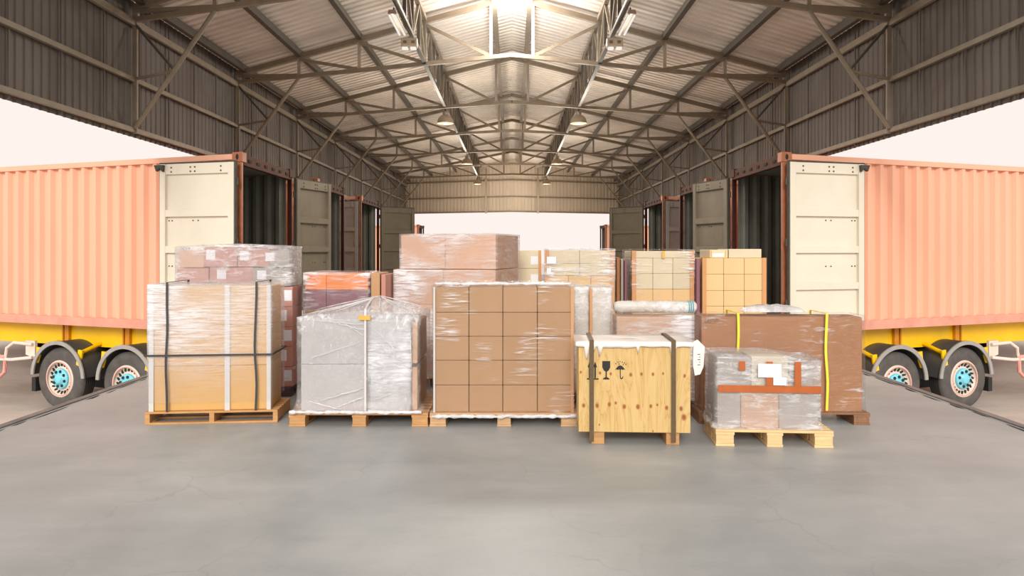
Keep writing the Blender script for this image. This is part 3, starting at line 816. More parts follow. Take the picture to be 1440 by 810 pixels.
# ================================================================== A: yellow cartons strapped in black
fa = Frame(207, 388, 596, 5.0)
ha = fa.Z(578)
pallet(fa, fa.w, .50, ha, 'amber_wood', 'thin amber wooden pallet under the black-strapped yellow carton load', 'stringer', mat2='amber_wood')
xa0, xm, xa1 = fa.X(213), fa.X(318), fa.X(376)
zs = [ha, fa.Z(515), fa.Z(458), fa.Z(403)]
for c, (xx0, xx1, cn) in enumerate(((xa0, xm - .012, 'wide left'), (xm + .012, xa1, 'narrow right'))):
    for r in range(3):
        carton(fa, xx0, xx1, .03, .46, zs[r], zs[r + 1], 'yellow_card', f'yellow carton in the {["bottom", "middle", "top"][r]} layer, {cn} column of the black-strapped load', 'yellow cartons in the black-strapped load')
edge_board(fa, xa0 - .006, .024, ha, zs[3] + .01, 'board_grey', 'grey edge strip up the left corner of the black-strapped yellow load', .035)
o = MB().box(-.022, .022, 0, .005, 0, zs[3] - ha + .01).build('edge_protector', M['board_grey'], local=True); put(o, fa, xm, .018, ha)
tag(o, 'grey edge strip up the middle of the black-strapped yellow load', 'edge protector', 'edge protectors')
edge_board(fa, xa1 + .006, .024, ha, zs[3] + .01, 'board_grey', 'grey edge strip up the right corner of the black-strapped yellow load', .03, sx=-1)
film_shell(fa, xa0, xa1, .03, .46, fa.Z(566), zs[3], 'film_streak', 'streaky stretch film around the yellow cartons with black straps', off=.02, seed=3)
for px, nme in ((237, 'left'), (358, 'right')):
    strap_loop(fa, 'v', fa.X(px), -.004, .500, ha, zs[3] + .035, 'strap_black', f'{nme} of the two upright black straps over the yellow carton load', .018, 'black straps on the yellow load', wob=.02)
strap_loop(fa, 'h', fa.Z(499), (xa0 - .032, xa1 + .032, -.0125, .508), None, 0, 0, 'strap_black', 'horizontal black strap round the yellow carton load', .016, 'black straps on the yellow load')

# ================================================================== B: grey cartons under a plastic tent
fb = Frame(406, 602, 600, 0.0)
hb = fb.Z(581)
pallet(fb, fb.w, .82, hb, 'amber_wood', 'amber wooden pallet under the grey cartons tented in plastic', mat2='amber_wood')
bx0, bxm, bx1 = fb.X(420), fb.X(515), fb.X(580)
zb_ = [hb, fb.Z(514), fb.Z(450)]
for r in range(2):
    rn = ['bottom', 'top'][r]
    carton(fb, bx0, bxm, .06, .76, zb_[r], zb_[r + 1], 'grey_card', f'large grey carton at {rn} left under the plastic tent', 'cartons under the plastic tent')
    carton(fb, bxm + .02, bx1 - .03, .06, .72, zb_[r], zb_[r + 1] - .01, 'grey_card', f'silvery wrapped carton at {rn} right under the plastic tent', 'cartons under the plastic tent')
    carton(fb, bx1 - .02, bx1 + .03, .10, .76, zb_[r], zb_[r + 1] - .03, 'brown_card', f'slim brown carton at the {rn} right edge under the plastic tent', 'cartons under the plastic tent')
film_shell(fb, bxm + .01, bx1 - .03, .06, .72, hb + .005, zb_[2] - .01, 'film_silver', 'silvery crinkled film round the right grey cartons in the tent', off=.008, seed=8, amp=.004, top=False)
px0, pz0 = fb.X(522), fb.Z(424) - zb_[2]
def tentB(x, y):
    dx = (x - px0); dy = (y - .4)
    w = max(0.0, 1 - abs(dx) / (0.62 if dx < 0 else .50))
    wy = max(0.0, 1 - abs(dy) / .46)
    return (pz0 - .01) * (w ** .8) * (wy ** .6)
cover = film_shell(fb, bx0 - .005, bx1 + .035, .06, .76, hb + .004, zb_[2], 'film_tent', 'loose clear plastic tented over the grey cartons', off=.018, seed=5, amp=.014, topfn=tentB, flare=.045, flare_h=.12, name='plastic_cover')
# gathered folds in the cover (its own coordinates: x about the load centre, z from the deck)
cxB = (bx0 - .005 + bx1 + .035) / 2
def foldB(pts, r):
    P_ = [Vector((fb.X(a) - cxB, .060 - .018 - .0125, fb.Z(b) - hb)) for (a, b) in pts]
    q = [P_[0].lerp(P_[-1], i / 14) + Vector((0, -.004 * math.sin(PI * i / 14), .01 * noise.noise(Vector((i * .5, pts[0][0], 0))))) for i in range(15)]
    mbq = MB(); mbq.tube(q, [r * (.35 + .65 * math.sin(PI * min(1, .08 + i / 15))) for i in range(15)], 6)
    fo_ = mbq.build('fold', M['film_milky'], local=True, smooth=True); fo_.parent = cover
for pts, r in ((((512, 458), (446, 452)), .003), (((512, 466), (462, 453)), .0035), (((511, 474), (482, 455)), .003), (((512, 480), (424, 509)), .0025), (((512, 547), (446, 566)), .004), (((510, 560), (466, 577)), .005), (((518, 458), (572, 508)), .003), (((520, 470), (560, 512)), .0025), (((480, 578), (432, 566)), .005), (((520, 566), (548, 556)), .003), (((576, 460), (578, 520)), .004)):
    foldB(pts, r)
for (ex, ey) in ((bx0 + .01, .07), (bx0 + .16, .06), (bx0 + .30, .06), (bxm + .10, .06), (bx1 - .10, .07), (bx1 + .02, .10), (bx1 + .02, .40), (bx0 + .01, .45)):
    q = []
    for i in range(17):
        u = i / 16; x = px0 + (ex - px0) * u; y = .4 + (ey - .4) * u
        q.append(Vector((x - cxB, y, zb_[2] - hb + .018 + .012 + tentB(x, y))))
    mbq = MB(); mbq.tube(q, [.0042 * (.3 + .7 * math.sin(PI * min(1, .05 + i / 17))) for i in range(17)], 6)
    fo_ = mbq.build('fold', M['film_milky'], local=True, smooth=True); fo_.parent = cover
xs_ = fb.X(513); pth = [(.020, hb), (.020, zb_[2] + .022)]
for q in range(0, 13):
    y = .03 + .76 * q / 12
    pth.append((y, zb_[2] + .04 + tentB(xs_, y)))
pth += [(.812, zb_[2] + .02), (.812, hb)]
mb = MB()
for (ya, za), (yb_, zbb) in zip(pth, pth[1:]): mb.bar((0, ya, za), (0, yb_, zbb), .018, .004, up=(0, .3, 1))
o = mb.build('strap', M['strap_white'], local=True); put(o, fb, xs_, 0, 0)
tag(o, 'pale strap running over the plastic tent on the grey cartons', 'strap')
o = MB().box(-.05, .05, -.006, .03, 0, .035).build('strap_corner', M['tape_pale'], local=True); put(o, fb, fb.X(512), .012, zb_[2] + .0)
tag(o, 'small amber corner pad under the pale strap on the plastic tent', 'corner pad')
# bunched hem of the plastic on the pallet
def hem(fr, x0, x1, y, z, r, mat, label, seed=0, n=60):
    pts = []; rad = []
    for i in range(n + 1):
        u = i / n; x = x0 + (x1 - x0) * u
        pts.append((x, y + .012 * noise.noise(Vector((x * 9, seed, 0))), z + .5 * r + .5 * r * noise.noise(Vector((x * 11, seed, 4)))))
        rad.append(r * (.75 + .7 * noise.noise(Vector((x * 23, seed, 9)))))
    mb = MB(); mb.tube([Vector(p) - Vector((0, y, z)) for p in pts], rad, 9)
    o = mb.build('film_hem', M[mat], local=True, smooth=True); put(o, fr, 0, y, z)
    return tag(o, label, 'stretch film', 'stretch film wraps')
hem(fb, bx0 - .07, bx1 + .08, -.035, hb + .006, .018, 'film_milky', 'bunched hem of plastic along the pallet under the grey cartons', 2)

# ================================================================== C: twenty brown cartons in film
fc = Frame(604, 812, 600, 0.0)
hc = fc.Z(581)
pallet(fc, fc.w, .80, hc, 'old_wood', 'wooden pallet under the five-row stack of brown cartons', mat2='old_wood')
cx = [fc.X(q) for q in (611, 659, 707, 756, 805)]
cz = [hc] + [fc.Z(q) for q in (543, 508, 474, 440, 404)]
for r in range(5):
    for c in range(4):
        for b in range(2):
            if b and r < 4: continue
            place = f'{ROWS5[4 - r]} row, {COLS4[c]}' + (', rear half' if b else '')
            carton(fc, cx[c], cx[c + 1], .04 + b * .36, .40 + b * .36, cz[r], cz[r + 1], 'tan_card', f'brown carton of the five-row front stack: {place}', 'brown cartons of the five-row front stack', gap=.004)
edge_board(fc, cx[4] + .008, .032, hc, cz[5], 'board_brown', 'brown edge board up the right corner of the five-row carton stack', .02, .05, sx=-1)
edge_board(fc, cx[0] - .008, .032, hc, cz[5], 'board_grey', 'pale edge board up the left corner of the five-row carton stack', .012, .05, sx=1)
film_shell(fc, cx[0], cx[4], .04, .76, hc + .004, cz[5], 'film_clear', 'clear glossy stretch film round the five-row carton stack', off=.02, seed=14, flare=.018, flare_h=.06)
hem(fc, cx[0], cx[4] - .01, .035, cz[5] + .022, .014, 'film_milky', 'white film strip added as a glint along the top front edge of the five-row stack', 9)  # strip added to give a bright glint along the top edge
hem(fc, cx[0] - .02, cx[4] + .03, -.03, hc - .03, .02, 'film_milky', 'bunched film along the pallet edge under the five-row stack', 5)

# C2: two film-wrapped columns behind, right of the stack
f2 = Frame(786, 866, 569, 0.0)
h2 = .13
pallet(f2, f2.w + .1, .6, h2, 'old_wood', 'pallet behind the plywood crate under two white-wrapped columns')
x2 = [f2.X(q) for q in (788, 830, 862)]
for c, nme in ((0, 'left'), (1, 'right')):
    zt2 = f2.Z(405 if c == 0 else 406)
    carton(f2, x2[c] + .018, x2[c + 1] - .018, .03, .55, h2, zt2, 'pale_card', f'tall pale carton column, {nme} of two, wrapped white behind the plywood crate', 'white-wrapped columns')
    film_shell(f2, x2[c] + .018, x2[c + 1] - .018, .03, .55, h2 + .004, zt2, 'film_milky', f'milky crinkled film on the {nme} column behind the plywood crate', off=.008, seed=20 + c, amp=.007)
edge_board(f2, x2[1], .0, h2, f2.Z(406), 'board_brown', 'brown edge board between the two white-wrapped columns', .02, .05, sx=1)

# ================================================================== D: plywood crate
fd = Frame(814, 970, 626, -3.0)
s = fd.s
t = thing('plywood_crate', 'yellow plywood crate with black handling symbols and two dark straps', 'crate', fd.p(0, 0, 0), fd.rot)
w = fd.w; dz0, dz1 = fd.Z(608), fd.Z(486); dep = .44
part_local(MB().box(-w / 2, w / 2, .0, .018, dz0, dz1), 'front_panel', M['ply'], t, bevel=.002)
part_local(MB().box(-w / 2, w / 2, dep - .018, dep, dz0, dz1), 'back_panel', M['ply'], t, bevel=.002)
for xx in (-w / 2, w / 2 - .018): part_local(MB().box(xx, xx + .018, .0185, dep - .0185, dz0, dz1), 'side_panel', M['ply'], t, bevel=.002)
part_local(MB().box(-w / 2 - .004, w / 2 + .004, -.004, dep + .004, dz1 + .0005, dz1 + .022), 'lid', M['ply'], t, bevel=.002)
part_local(MB().box(-w / 2 + .02, w / 2 - .02, .02, dep - .02, dz0 + .001, dz0 + .02), 'base_panel', M['ply'], t)
for xx in (fd.X(832), fd.X(937)):
    part_local(MB().box(xx, xx + .10, .02, dep - .02, 0, dz0 - .0005), 'foot', M['amber_wood'], t, bevel=.004)
def sym(poly, nme):
    mb = MB(); mb.prism(poly, lambda u, v, tt: (fd.X(u), tt, fd.Z(v)), -.002, .0005); return part_local(mb, nme, M['ink'], t)
for ax_ in (829.3, 837.2):
    sym([(ax_ - 1.1, 532), (ax_ + 1.1, 532), (ax_ + 1.1, 517), (ax_ + 2.7, 517), (ax_, 508.5), (ax_ - 2.7, 517), (ax_ - 1.1, 517)], 'up_arrow_symbol')
sym([(825.5, 534.3), (842, 534.3), (842, 532.4), (825.5, 532.4)], 'arrow_base_symbol')
sym([(847.2, 508), (858.2, 508), (858.2, 517), (856.2, 521), (853.6, 523), (853.6, 530.5), (857, 532.5), (857, 534), (848.4, 534), (848.4, 532.5), (851.8, 530.5), (851.8, 523), (849.2, 521), (847.2, 517)], 'goblet_symbol')
um = [(865 + 14.6 * i / 14, 520.5 - 6.5 * math.sin(PI * i / 14)) for i in range(15)]
sc = [(879.6 - 14.6 * i / 16, 520.5 - 1.0 * abs(math.sin(PI * i / 4))) for i in range(1, 16)]
sym(um + sc, 'umbrella_symbol')
sym([(871.8, 519.5), (873, 519.5), (873, 530.5), (874, 532), (875.2, 531), (875.2, 529.5), (876.2, 529.5), (876.2, 532), (874.3, 533.6), (872.3, 532.6), (871.8, 530.5)], 'umbrella_handle_symbol')
for (dx, dy) in ((866, 511.5), (869, 509.5), (872, 508.5), (875, 509.5), (878, 510.5), (880, 512.5), (871, 512), (876.5, 512.8)):
    sym([(dx - .6, dy), (dx + .4, dy - 1.3), (dx + .7, dy + .6), (dx - .2, dy + 1.1)], 'raindrop_symbol')
for px_ in (832, 946):
    q = fd.X(px_)
    mb = MB(); mb.box(q - .017, q + .017, -.026, -.021, .03, dz1 + .04); mb.box(q - .017, q + .017, -.026, dep + .026, dz1 + .04, dz1 + .044); mb.box(q - .017, q + .017, dep + .021, dep + .026, .03, dz1 + .04)
    o = mb.build('strap', M['strap_brown'], local=True); put(o, fd, 0, 0, 0)
    tag(o, f'dark strap over the plywood crate {"beside the arrow symbols" if px_ < 900 else "away from the symbols"}', 'strap', 'straps on the plywood crate')
# ragged white sheet under the lid straps
mb = MB(); rows = [[], [], []]
nn = 70
per = []
for i in range(nn + 1): per.append((-w / 2 - .022 + (w + .044) * i / nn, -.014))
for i in range(1, 31): per.append((w / 2 + .022, -.014 + (dep + .03) * i / 30))
for i in range(1, nn + 1): per.append((w / 2 + .022 - (w + .044) * i / nn, dep + .016))
for i in range(1, 31): per.append((-w / 2 - .022, dep + .016 - (dep + .03) * i / 30))
rws = [[], [], []]
for (x, y) in per:
    dr = .036 + .022 * noise.noise(Vector((x * 7, y * 7, 1))) + (.10 if noise.noise(Vector((x * 29, y * 29, 5))) > .34 else 0) * random.uniform(.3, 1)
    dr = max(.02, dr); wv = .004 * noise.noise(Vector((x * 30, y * 30, 2)))
    oy = -1 if y < 0 else (1 if y > dep else 0); ox = -1 if x < -w / 2 else (1 if x > w / 2 else 0)
    rws[0].append((x + ox * wv, y + oy * wv, -dr)); rws[1].append((x + ox * (wv + .003), y + oy * (wv + .003), -.02)); rws[2].append((x, y, .004))
for f_ in (.3, .7, .999): rws.append([(x * (1 - f_), dep / 2 + (y - dep / 2) * (1 - f_), .004 + .004 * noise.noise(Vector((x * 9, y * 9, f_)))) for (x, y) in per])
mb.sheet(rws)
o = mb.build('plastic_sheet', M['white_sheet'], local=True, smooth=True, solid=.001); put(o, fd, 0, 0, dz1 + .0245)
tag(o, 'ragged white plastic sheet lying over the top of the plywood crate', 'plastic sheet')
# white hang tag on the sheet corner
pw = [(0, 0), (.03, .015), (.085, -.04), (.075, -.19), (.05, -.25), (.01, -.26), (-.005, -.18)]
mb = MB(); mb.prism(pw, lambda u, v, tt: (u, tt, v), 0, .006)
o = mb.build('plastic_flap', M['white_sheet'], local=True); put(o, fd, w / 2 + .03, .03, dz1 + .03)
tag(o, 'white plastic flap hanging off the crate corner beside the big brown carton', 'plastic flap')
for i in range(5): part_local(MB().box(.03 + .012 * (i % 2), .05, -.002, .0, -.10 - i * .02, -.095 - i * .02), 'print_line', M['ink'], o)

# ================================================================== E: small silver-wrapped load
fe = Frame(1008, 1170, 629, -4.0)
he = fe.Z(605)
pallet(fe, fe.w, .46, he, 'pale_wood', 'small pale wooden pallet under the taped, crinkle-wrapped boxes', mat2='pale_wood')
ex0, ex1 = fe.X(1004), fe.X(1153)
fx = lambda q: max(fe.X(q), -fe.w / 2 + .02)
zl = fe.Z(552)
for i, (a, b, mt) in enumerate(((1012, 1045, 'dim_card'), (1045, 1098, 'brown_card'), (1098, 1153, 'dim_card'))):
    carton(fe, fx(a), fx(b), 0.05, .41, he, zl, mt, f'{["left", "middle", "right"][i]} lower box in the small crinkle-wrapped load', 'boxes in the small crinkle-wrapped load')
for i, (a, b, zt_, mt) in enumerate(((1012, 1060, 505, 'dim_card'), (1060, 1112, 503, 'pale_card'), (1112, 1146, 512, 'dim_card'))):
    carton(fe, fx(a), fx(b), 0.06, .40, zl, fe.Z(zt_), mt, f'{["left", "middle", "right"][i]} upper box in the small crinkle-wrapped load', 'boxes in the small crinkle-wrapped load')
def topE(x, y): return -.05 * max(0.0, (x - fe.X(1095)) / .3)
film_shell(fe, fx(1012), fx(1152), 0.05, .41, he + .004, fe.Z(503), 'film_crinkle', 'crinkled clear film over the small taped boxes', off=.013, seed=31, amp=.014, flare=.025, flare_h=.08, topfn=topE, bulge=.0)
def band(fr, x0, x1, z0, z1, y, mat, label, name='tape_strip', cat='tape'):
    o = MB().box(-(x1 - x0) / 2, (x1 - x0) / 2, -.003, 0, 0, z1 - z0).build(name, M[mat], local=True); put(o, fr, (x0 + x1) / 2, y, z0)
    return tag(o, label, cat, 'tape strips')
yt = .05 - .013 - .020
band(fe, fx(1010), fx(1154), fe.Z(553), fe.Z(543), yt, 'tape', 'long horizontal brown tape round the small crinkle-wrapped load')
for px_, z0_, lab in ((1045, 522, 'left'), (1083, 543, 'middle'), (1122, 544, 'right')):
    band(fe, fx(px_ - 4.5), fx(px_ + 4.5), fe.Z(z0_), fe.Z(509), yt - .0032, 'tape', f'{lab} short upright brown tape on the small crinkle-wrapped load')
band(fe, fx(1067), fx(1099), fe.Z(531), fe.Z(512), yt - .0068, 'paper', 'large blank white paper label on the small wrapped load', 'paper_label', 'label')
band(fe, fx(1088), fx(1106), fe.Z(542), fe.Z(531), yt - .0068, 'paper', 'small white paper label under the large one on the small load', 'paper_label', 'label')

# ================================================================== F: big long brown carton
ff = Frame(984, 1222, 597, -2.0)
hf = ff.Z(580)
pallet(ff, ff.w, .36, hf, 'brown_wood', 'dark brown wooden pallet under the big long carton with yellow straps', mat2='brown_wood')
fx0, fx1 = ff.X(989), ff.X(1214)
cf = carton(ff, fx0, fx1, .04, .32, hf, ff.Z(446), 'deep_card', 'big long brown carton with yellow straps, behind the small wrapped load')
wF = fx1 - fx0 - .003; dF = .277
for i in range(4):
    u = -wF / 2 + .025 + i * .032
    on_front(cf, u, u + .022, ff.Z(446) - hf - .058, ff.Z(446) - hf - .054, dF, 'ink', 'handling_symbol'); 
    on_front(cf, u, u + .003, ff.Z(446) - hf - .058, ff.Z(446) - hf - .022, dF, 'ink', 'handling_symbol')
    on_front(cf, u + .019, u + .022, ff.Z(446) - hf - .058, ff.Z(446) - hf - .022, dF, 'ink', 'handling_symbol')
    on_front(cf, u, u + .022, ff.Z(446) - hf - .026, ff.Z(446) - hf - .022, dF, 'ink', 'handling_symbol')
on_front(cf, -wF / 2 + .3, wF / 2 - .25, .0, .012, dF, 'tape', 'bottom_tape')
film_shell(ff, fx0, fx1, .04, .32, hf + .004, ff.Z(446), 'film_smooth', 'smooth clear film round the big long brown carton', off=.016, seed=44, amp=.006, flare=.012, flare_h=.10)
for px_, lab in ((1038, 'beside the plywood crate'), (1161, 'nearer the truck wheels')):
    strap_loop(ff, 'v', ff.X(px_), -.006, .352, hf + .02, ff.Z(446) + .03, 'strap_yellow', f'yellow strap over the big long carton, {lab}', .020, 'yellow straps on the big carton', wob=.02)
# soft wrapped packet lying on top
mb = MB(); nn = 36; rows = []
for j in range(9):
    v = j / 8; row = []
    for i in range(nn + 1):
        u = i / nn
        prof_ = (math.sin(PI * min(1, max(0, u))) ** .35) * (math.sin(PI * v) ** .5)
        row.append(((u - .5) * .52, v * .22, .002 + prof_ * (.060 + .012 * noise.noise(Vector((u * 9, v * 5, 1))))))
    rows.append(row)
mb.sheet(rows); mb.sheet([[(p[0], p[1], 0.0) for p in r] for r in rows])
o = mb.build('wrapped_packet', M['film_milky'], local=True, smooth=True); put(o, ff, ff.X(1096), .09, ff.Z(446) + .0335)
tag(o, 'soft plastic-wrapped packet lying on the big long carton', 'packet')

# ================================================================== G: carton with a wrapped roll on top
fg = Frame(864, 982, 584, -1.0)
hg = .12
pallet(fg, fg.w, .40, hg, 'dark_wood', 'dark pallet under the roll-topped carton behind the plywood crate')
gx0, gx1 = fg.X(868), fg.X(978)
carton(fg, gx0, gx1, .04, .36, hg, fg.Z(446), 'brown_card', 'brown carton wrapped in white film behind the plywood crate, roll on top')
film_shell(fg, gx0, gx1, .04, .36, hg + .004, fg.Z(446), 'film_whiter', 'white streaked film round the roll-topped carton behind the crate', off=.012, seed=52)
zr = fg.Z(446) + .03
pts = []; rad = []
rr = .056
for i in range(41):
    u = i / 40; x = gx0 - .02 + (gx1 - gx0 + .05) * u
    e = min(1, u / .08, (1 - u) / .04)
    pts.append((x, 0, rr + .003 * noise.noise(Vector((x * 15, 0, 0)))))
    rad.append(rr * (.55 + .45 * math.sqrt(max(0.0, e)) + .06 * noise.noise(Vector((x * 22, 1, 0)))))
t = thing('wrapped_roll', 'plastic-wrapped fabric roll lying on the brown carton behind the crate', 'roll', fg.p(0, .10, zr - .0), fg.rot)
part_local(MB().tube(pts, [q * .88 for q in rad], 18), 'roll_core', M['pale_card'], t, smooth=True)
part_local(MB().tube(pts, rad, 18), 'wrapping', M['film_milky'], t, smooth=True)
M['teal'] = solid('teal_print', lin(70, 150, 160), .4, .1, 8)
for i in range(3):
    x = gx1 - .05 + i * .018
    part_local(MB().tube([(x, 0, rr), (x + .009, 0, rr)], rr * 1.03, 18), 'teal_band', M['teal'], t, smooth=True)

# ================================================================== N: rose cartons behind the yellow load
fn = Frame(246, 414, 559, 4.0)
hn = fn.Z(546)
pallet(fn, fn.w - .08, .48, hn, 'dark_wood', 'dark pallet under the rose-brown cartons behind the yellow load')
nx = [fn.X(q) for q in (250, 292, 334, 374, 409)]
nzs = [hn + (fn.Z(404) - hn) * i / 5 for i in range(6)]
for r in range(5):
    for c in range(4):
        if c < 3 and r < 4: continue
        k = carton(fn, nx[c], nx[c + 1], .04, .46, nzs[r], nzs[r + 1], 'rose_card', f'rose-brown carton, {["bottom", "second", "third", "fourth", "fifth"][r]} layer up, {COLS4[c]}, behind the yellow load', 'rose-brown cartons behind the yellow load')
        w_ = nx[c + 1] - nx[c]
        if c == 3:
            on_front(k, -w_ / 2 + .02 + (.10 if r % 2 else .14), -w_ / 2 + (.19 if r % 2 else .24), .06, .17, .417, 'paper', 'shipping_label')
            on_front(k, w_ / 2 - .11, w_ / 2 - .108, .0, nzs[1] - nzs[0] - .005, .417, 'ink', 'carton_seam')
# leaning upper layers
upper = ((248, 292, 402, 377, 'rose_card', 0), (292, 352, 402, 376, 'rose_card', 0), (352, 405, 402, 377, 'dim_card', 0),
         (250, 285, 376.5, 352, 'pink_card', .0), (285, 331, 375.5, 347, 'rose_card', 0), (331, 376, 375.5, 349, 'rose_card', 0), (376, 404, 376, 352, 'dim_card', 0))
for i, (a, b, z0_, z1_, mt, ln_) in enumerate(upper):
    lab = f'{["left", "middle", "right"][i]} carton in the lower of two loose film layers' if i < 3 else f'{["leftmost", "second", "third", "rightmost"][i - 3]} carton in the topmost film layer'
    k = carton(fn, fn.X(a), fn.X(b), .05 + .02 * (i % 2), .42, fn.Z(z0_) + .0, fn.Z(z1_), mt, lab + ' behind the yellow load', 'loose top cartons behind the yellow load')
    hh = fn.Z(z1_) - fn.Z(z0_)
    if i in (1, 2, 4, 5, 6): on_front(k, -.14, -.05, hh * .35, hh * .85, .417 - .05 - .02 * (i % 2) - .0 + .0, 'paper', 'shipping_label')
film_shell(fn, nx[0], nx[4], .04, .46, hn + .004, fn.Z(404), 'film_smooth', 'clear film round the rose-brown cartons behind the yellow load', off=.012, seed=61, top=False)
def topN(x, y): return -.022 * abs(x - fn.X(330)) / .5
film_shell(fn, fn.X(249), fn.X(406), .05, .44, fn.Z(402.5), fn.Z(345), 'film_crinkle', 'crinkled violet-white film over the loose top cartons behind the yellow load', off=.013, seed=66, amp=.016, topfn=topN)

# ================================================================== M: orange cartons behind the tent
fm = Frame(420, 548, 552, -1.0)
hm = .12
pallet(fm, fm.w * .70, .6, hm, 'dark_wood', 'pallet under the orange cartons behind the plastic tent', x=-.06)
mx = [fm.X(q) for q in (427, 457, 517)]
ml = [(hm, fm.Z(436), 'deep_card', 'bottom'), (fm.Z(436), fm.Z(408), 'plum_card', 'middle plum-shaded'), (fm.Z(408), fm.Z(385), 'orange_card', 'top orange')]
for (a, b, mt, lab) in ml:
    for c in range(2):
        carton(fm, mx[c], mx[c + 1], .04, .54, a, b, mt, f'{["left", "right"][c]} carton in the {lab} layer behind the plastic tent', 'orange and plum cartons behind the plastic tent')
carton(fm, fm.X(521), fm.X(534), .02, .5, 0, fm.Z(384), 'brown_card', 'narrow upright brown carton standing beside the orange cartons', 'narrow brown cartons beside the orange ones')
carton(fm, fm.X(535), fm.X(542), .03, .5, 0, fm.Z(386), 'rose_card', 'slim dark upright carton between the orange load and the tall stack', 'narrow brown cartons beside the orange ones')
film_shell(fm, mx[0], mx[2], .04, .54, hm + .004, fm.Z(385), 'film_blotch', 'loose shiny film over the orange cartons', off=.012, seed=71, amp=.016)

# ================================================================== K: tall wrapped stack in the middle
fk = Frame(545, 702, 548, -16.0)
hk = .13
pallet(fk, fk.w * .9, .95, hk, 'old_wood', 'pallet under the tall pink-brown stack in the middle')
kx = [fk.X(q) for q in (547, 622, 699)]
kz = [hk, fk.Z(478), fk.Z(429), fk.Z(379)]
RK = ['bottom', 'second', 'third', 'top']
for r in range(3):
    for c in range(2):
        for b in range(2):
            if b and c == 0: continue
            carton(fk, kx[c], kx[c + 1], .03 + b * .45, .48 + b * .45, kz[r], kz[r + 1], 'pink_card', f'large carton in the {RK[r]} layer of the tall middle stack, {["left", "right front", "right rear"][c + b]}', 'large cartons of the tall middle stack')
ku = [fk.X(q) for q in (556, 624, 699)]
for c in range(2):
    for b in range(2):
        if b and c == 0: continue
        carton(fk, ku[c], ku[c + 1], .04 + b * .45, .49 + b * .44, kz[3] + .004, fk.Z(330), 'pink_card', f'large carton in the topmost layer of the tall middle stack, {["left", "right front", "right rear"][c + b]}', 'large cartons of the tall middle stack')
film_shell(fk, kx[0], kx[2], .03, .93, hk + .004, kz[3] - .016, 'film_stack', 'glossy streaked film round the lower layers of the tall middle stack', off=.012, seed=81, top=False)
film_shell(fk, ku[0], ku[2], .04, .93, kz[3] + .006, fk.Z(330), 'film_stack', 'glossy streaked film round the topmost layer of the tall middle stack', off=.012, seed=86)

# ================================================================== J, H, I: pale back-row stacks, L and O between
def back_stack(xl, xr, yb, rot, dep, rows_px, cols, mat, key, film_key, board=True, seed=0, z_film=None, side_boards=True):
    fr = Frame(xl, xr, yb, rot)
    h = .13
    pallet(fr, fr.w, dep + .05, h, 'old_wood', f'pallet under {key}')
    bw = .045 if board else .0
    x0, x1 = -fr.w / 2 + bw * .3, fr.w / 2 - bw * .3
    rz = [fr.Z(q) for q in rows_px]         # from top downwards
    zz = rz[:]
    step = rz[-2] - rz[-1]
    while zz[-1] - step > h + .05: zz.append(zz[-1] - step)
    zz[-1] = h
    n = len(zz) - 1
    for r in range(n):
        nc = cols[r] if r < len(cols) else cols[-1]
        mt = mat[r] if r < len(mat) else mat[-1]
        for c in range(nc):
            a = x0 + (x1 - x0) * c / nc; b = x0 + (x1 - x0) * (c + 1) / nc
            cn = {1: ['full-width'], 2: ['left', 'right'], 3: ['left', 'middle', 'right']}[nc][c]
            carton(fr, a, b, .03, dep, zz[r + 1], zz[r], mt, f'{cn} carton, {ORD[r]} layer from the top, in {key}', 'cartons in ' + key)
    if board:
        for sxx, nme in ((-1, 'left'), (1, 'right')):
            edge_board(fr, sxx * (fr.w / 2 - bw * .3 + .008), .022, h, zz[0] - (.0 if rows_px[0] > 355 else .0) + .004, 'board_brown', f'brown edge board up the {nme} corner of {key}', bw, .06, sx=-sxx)
    if film_key:
        film_shell(fr, x0, x1, .03, dep, z_film or h + .004, zz[0], film_key, f'clear film round {key}', off=.018, seed=seed)
    return fr, zz
frH, zH = back_stack(889, 977, 526, 1.0, .62, [353, 363, 385, 407, 430], [1, 3, 3, 3], ['pale_card', 'pale_card', 'pale_card', 'cream_card'], 'the banded pale stack', 'film_clear', seed=91)
band(frH, frH.X(931), frH.X(935), zH[1], zH[0], -.0, 'tape_pale', 'amber tape on the lid of the pale back-row stack')
frI, zI = back_stack(988, 1079, 526, 1.0, .62, [363, 386, 409, 431], [3, 3, 3, 3], ['cream_card'], 'the cream stack by the right container', None)
k = carton(frI, frI.X(1000), frI.X(1026), .06, .5, zI[0], frI.Z(351), 'pale_card', 'small pale carton with white label on top of the cream stack', 'flat cartons on the cream stack')
on_front(k, -.08, .06, .015, .055, .44 - .003, 'paper', 'shipping_label'); on_front(k, -.10, -.085, 0, .09, .437, 'tape_pale', 'tape'); on_front(k, .075, .09, 0, .09, .437, 'tape_pale', 'tape')
carton(frI, frI.X(1027), frI.X(1074), .06, .5, zI[0], frI.Z(350), 'pale_card', 'long flat pale carton on top of the cream stack', 'flat cartons on the cream stack')
frJ, zJ = back_stack(766, 864, 532, -6.0, .7, [352, 371, 388, 405], [2, 2, 3, 3], ['pale_card', 'pale_card', 'cream_card'], 'the film-topped pale stack', 'film_blotch', seed=95)
for (a, b, z0_, z1_, nme) in ((769, 782, 371, 361, 'upper'), (769, 775, 386, 377, 'lower')):
    band(frJ, frJ.X(a), frJ.X(b), frJ.Z(z0_), frJ.Z(z1_), .03 - .034, 'paper', f'{nme} white paper label on the film-topped pale stack', 'paper_label', 'label')
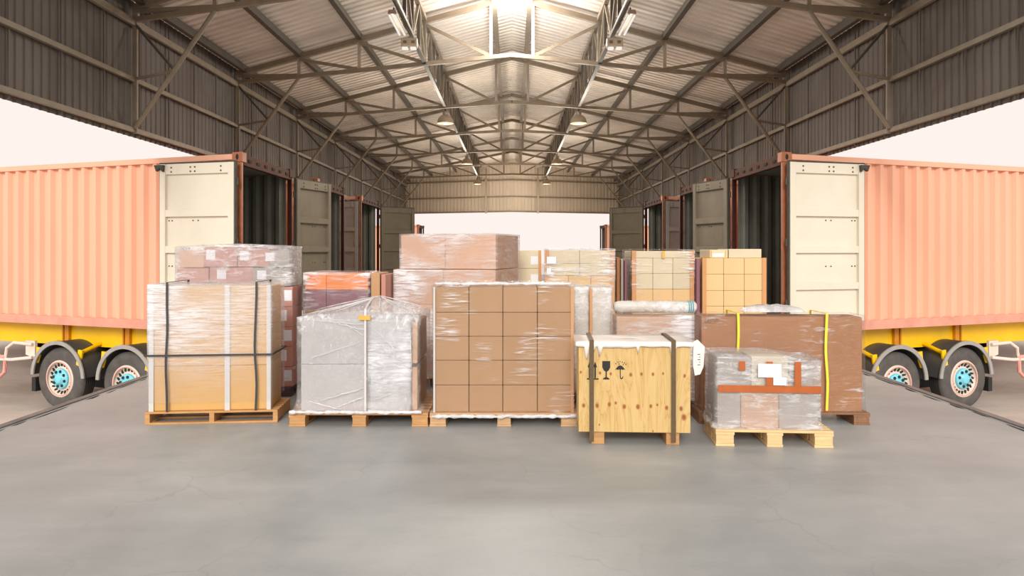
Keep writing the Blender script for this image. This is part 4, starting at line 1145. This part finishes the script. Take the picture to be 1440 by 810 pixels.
# L: slim labelled stack between K and J
fl = Frame(738, 760, 520, 0.0)
pallet(fl, fl.w + .14, .6, .13, 'old_wood', 'pallet under the slim labelled stack beside the tall middle stack', x=-.09)
zl_ = [.13 + (fl.Z(352) - .13) * i / 6 for i in range(7)]
for r in range(6):
    k = carton(fl, -.22, fl.w / 2, .03, .5, zl_[r], zl_[r + 1], 'pale_card', f'slim labelled carton, {ORD[r]} layer up, between the tall stack and film-topped stack', 'slim labelled cartons')
    on_front(k, .04, .13, .05, .15, .467, 'paper', 'shipping_label')
edge_board(fl, fl.w / 2 + .006, .022, .13, zl_[6], 'board_brown', 'brown edge board on the slim labelled stack', .03, .05, sx=-1)
# O: dark narrow goods in the gaps of the back row
fo = Frame(866, 886, 524, 0.0)
for i, (a, b, top_, mt) in enumerate(((867, 872, 362, 'deep_card'), (873, 877, 364, 'dim_card'), (878, 882, 366, 'plum_card'))):
    k = carton(fo, fo.X(a), fo.X(b), .0, .4, 0, fo.Z(top_), mt, f'{["brown", "grey", "dark plum"][i]} slim upright carton in the gap beside the pale stack', 'slim cartons in the back-row gaps')
fo2 = Frame(978, 988, 527, 0.0)
carton(fo2, fo2.X(979.5), fo2.X(984.5), .0, .4, 0, fo2.Z(364), 'plum_card', 'dark slim upright carton between the pale stack and the cream stack', 'slim cartons in the back-row gaps')
for nme in ():
    pass

# ------------------------------------------------------------------ light
wd = bpy.data.worlds.new('World'); SC.world = wd; wd.use_nodes = True
nt = wd.node_tree; nt.nodes.clear()
wo = nt.nodes.new('ShaderNodeOutputWorld'); bg = nt.nodes.new('ShaderNodeBackground')
bg.inputs[0].default_value = (*lin(255, 244, 237), 1); bg.inputs[1].default_value = 1.0
nt.links.new(bg.outputs[0], wo.inputs[0])

sun = bpy.data.lights.new('sun', 'SUN'); sun.energy = 2.6; sun.angle = math.radians(22); sun.color = (1.0, 0.98, 0.95)
so = bpy.data.objects.new('sun', sun); COL.objects.link(so)
so.rotation_euler = (math.radians(90 - 24), 0, math.radians(-4))
def point(name, loc, e, r, col):
    l = bpy.data.lights.new(name, 'POINT'); l.energy = e; l.shadow_soft_size = r; l.color = col
    o = bpy.data.objects.new(name, l); COL.objects.link(o); o.location = loc; return o
point('ridge_lamp', (0, 13.0, 5.65), 420, .3, (1.0, .97, .93))
for sx in (-1, 1):
    for d in (18.6, 27.5, 36.0): point('high_bay_light', (sx * 1.74, d, 4.1), 180, .3, (1.0, .90, .76))
    point('tube_light_glow', (sx * 1.78, 11.0, 4.6), 30, .15, (1.0, .92, .82))

# ------------------------------------------------------------------ camera
cam = bpy.data.cameras.new('camera'); co = bpy.data.objects.new('camera', cam); COL.objects.link(co)
co.location = (0, 0, EYE); co.rotation_euler = (PI / 2, 0, 0)
cam.sensor_fit = 'HORIZONTAL'; cam.sensor_width = 36.0; cam.lens = F / 1440 * 36.0
cam.shift_y = -(405 - HOR) / 1440
cam.clip_end = 500
SC.camera = co
SC.view_settings.view_transform = 'Standard'; SC.view_settings.look = 'None'
SC.view_settings.gamma = 1.0; SC.view_settings.exposure = 0.0; SC.view_settings.use_curve_mapping = False
SC.cycles.transparent_max_bounces = 24
SC.cycles.max_bounces = 8
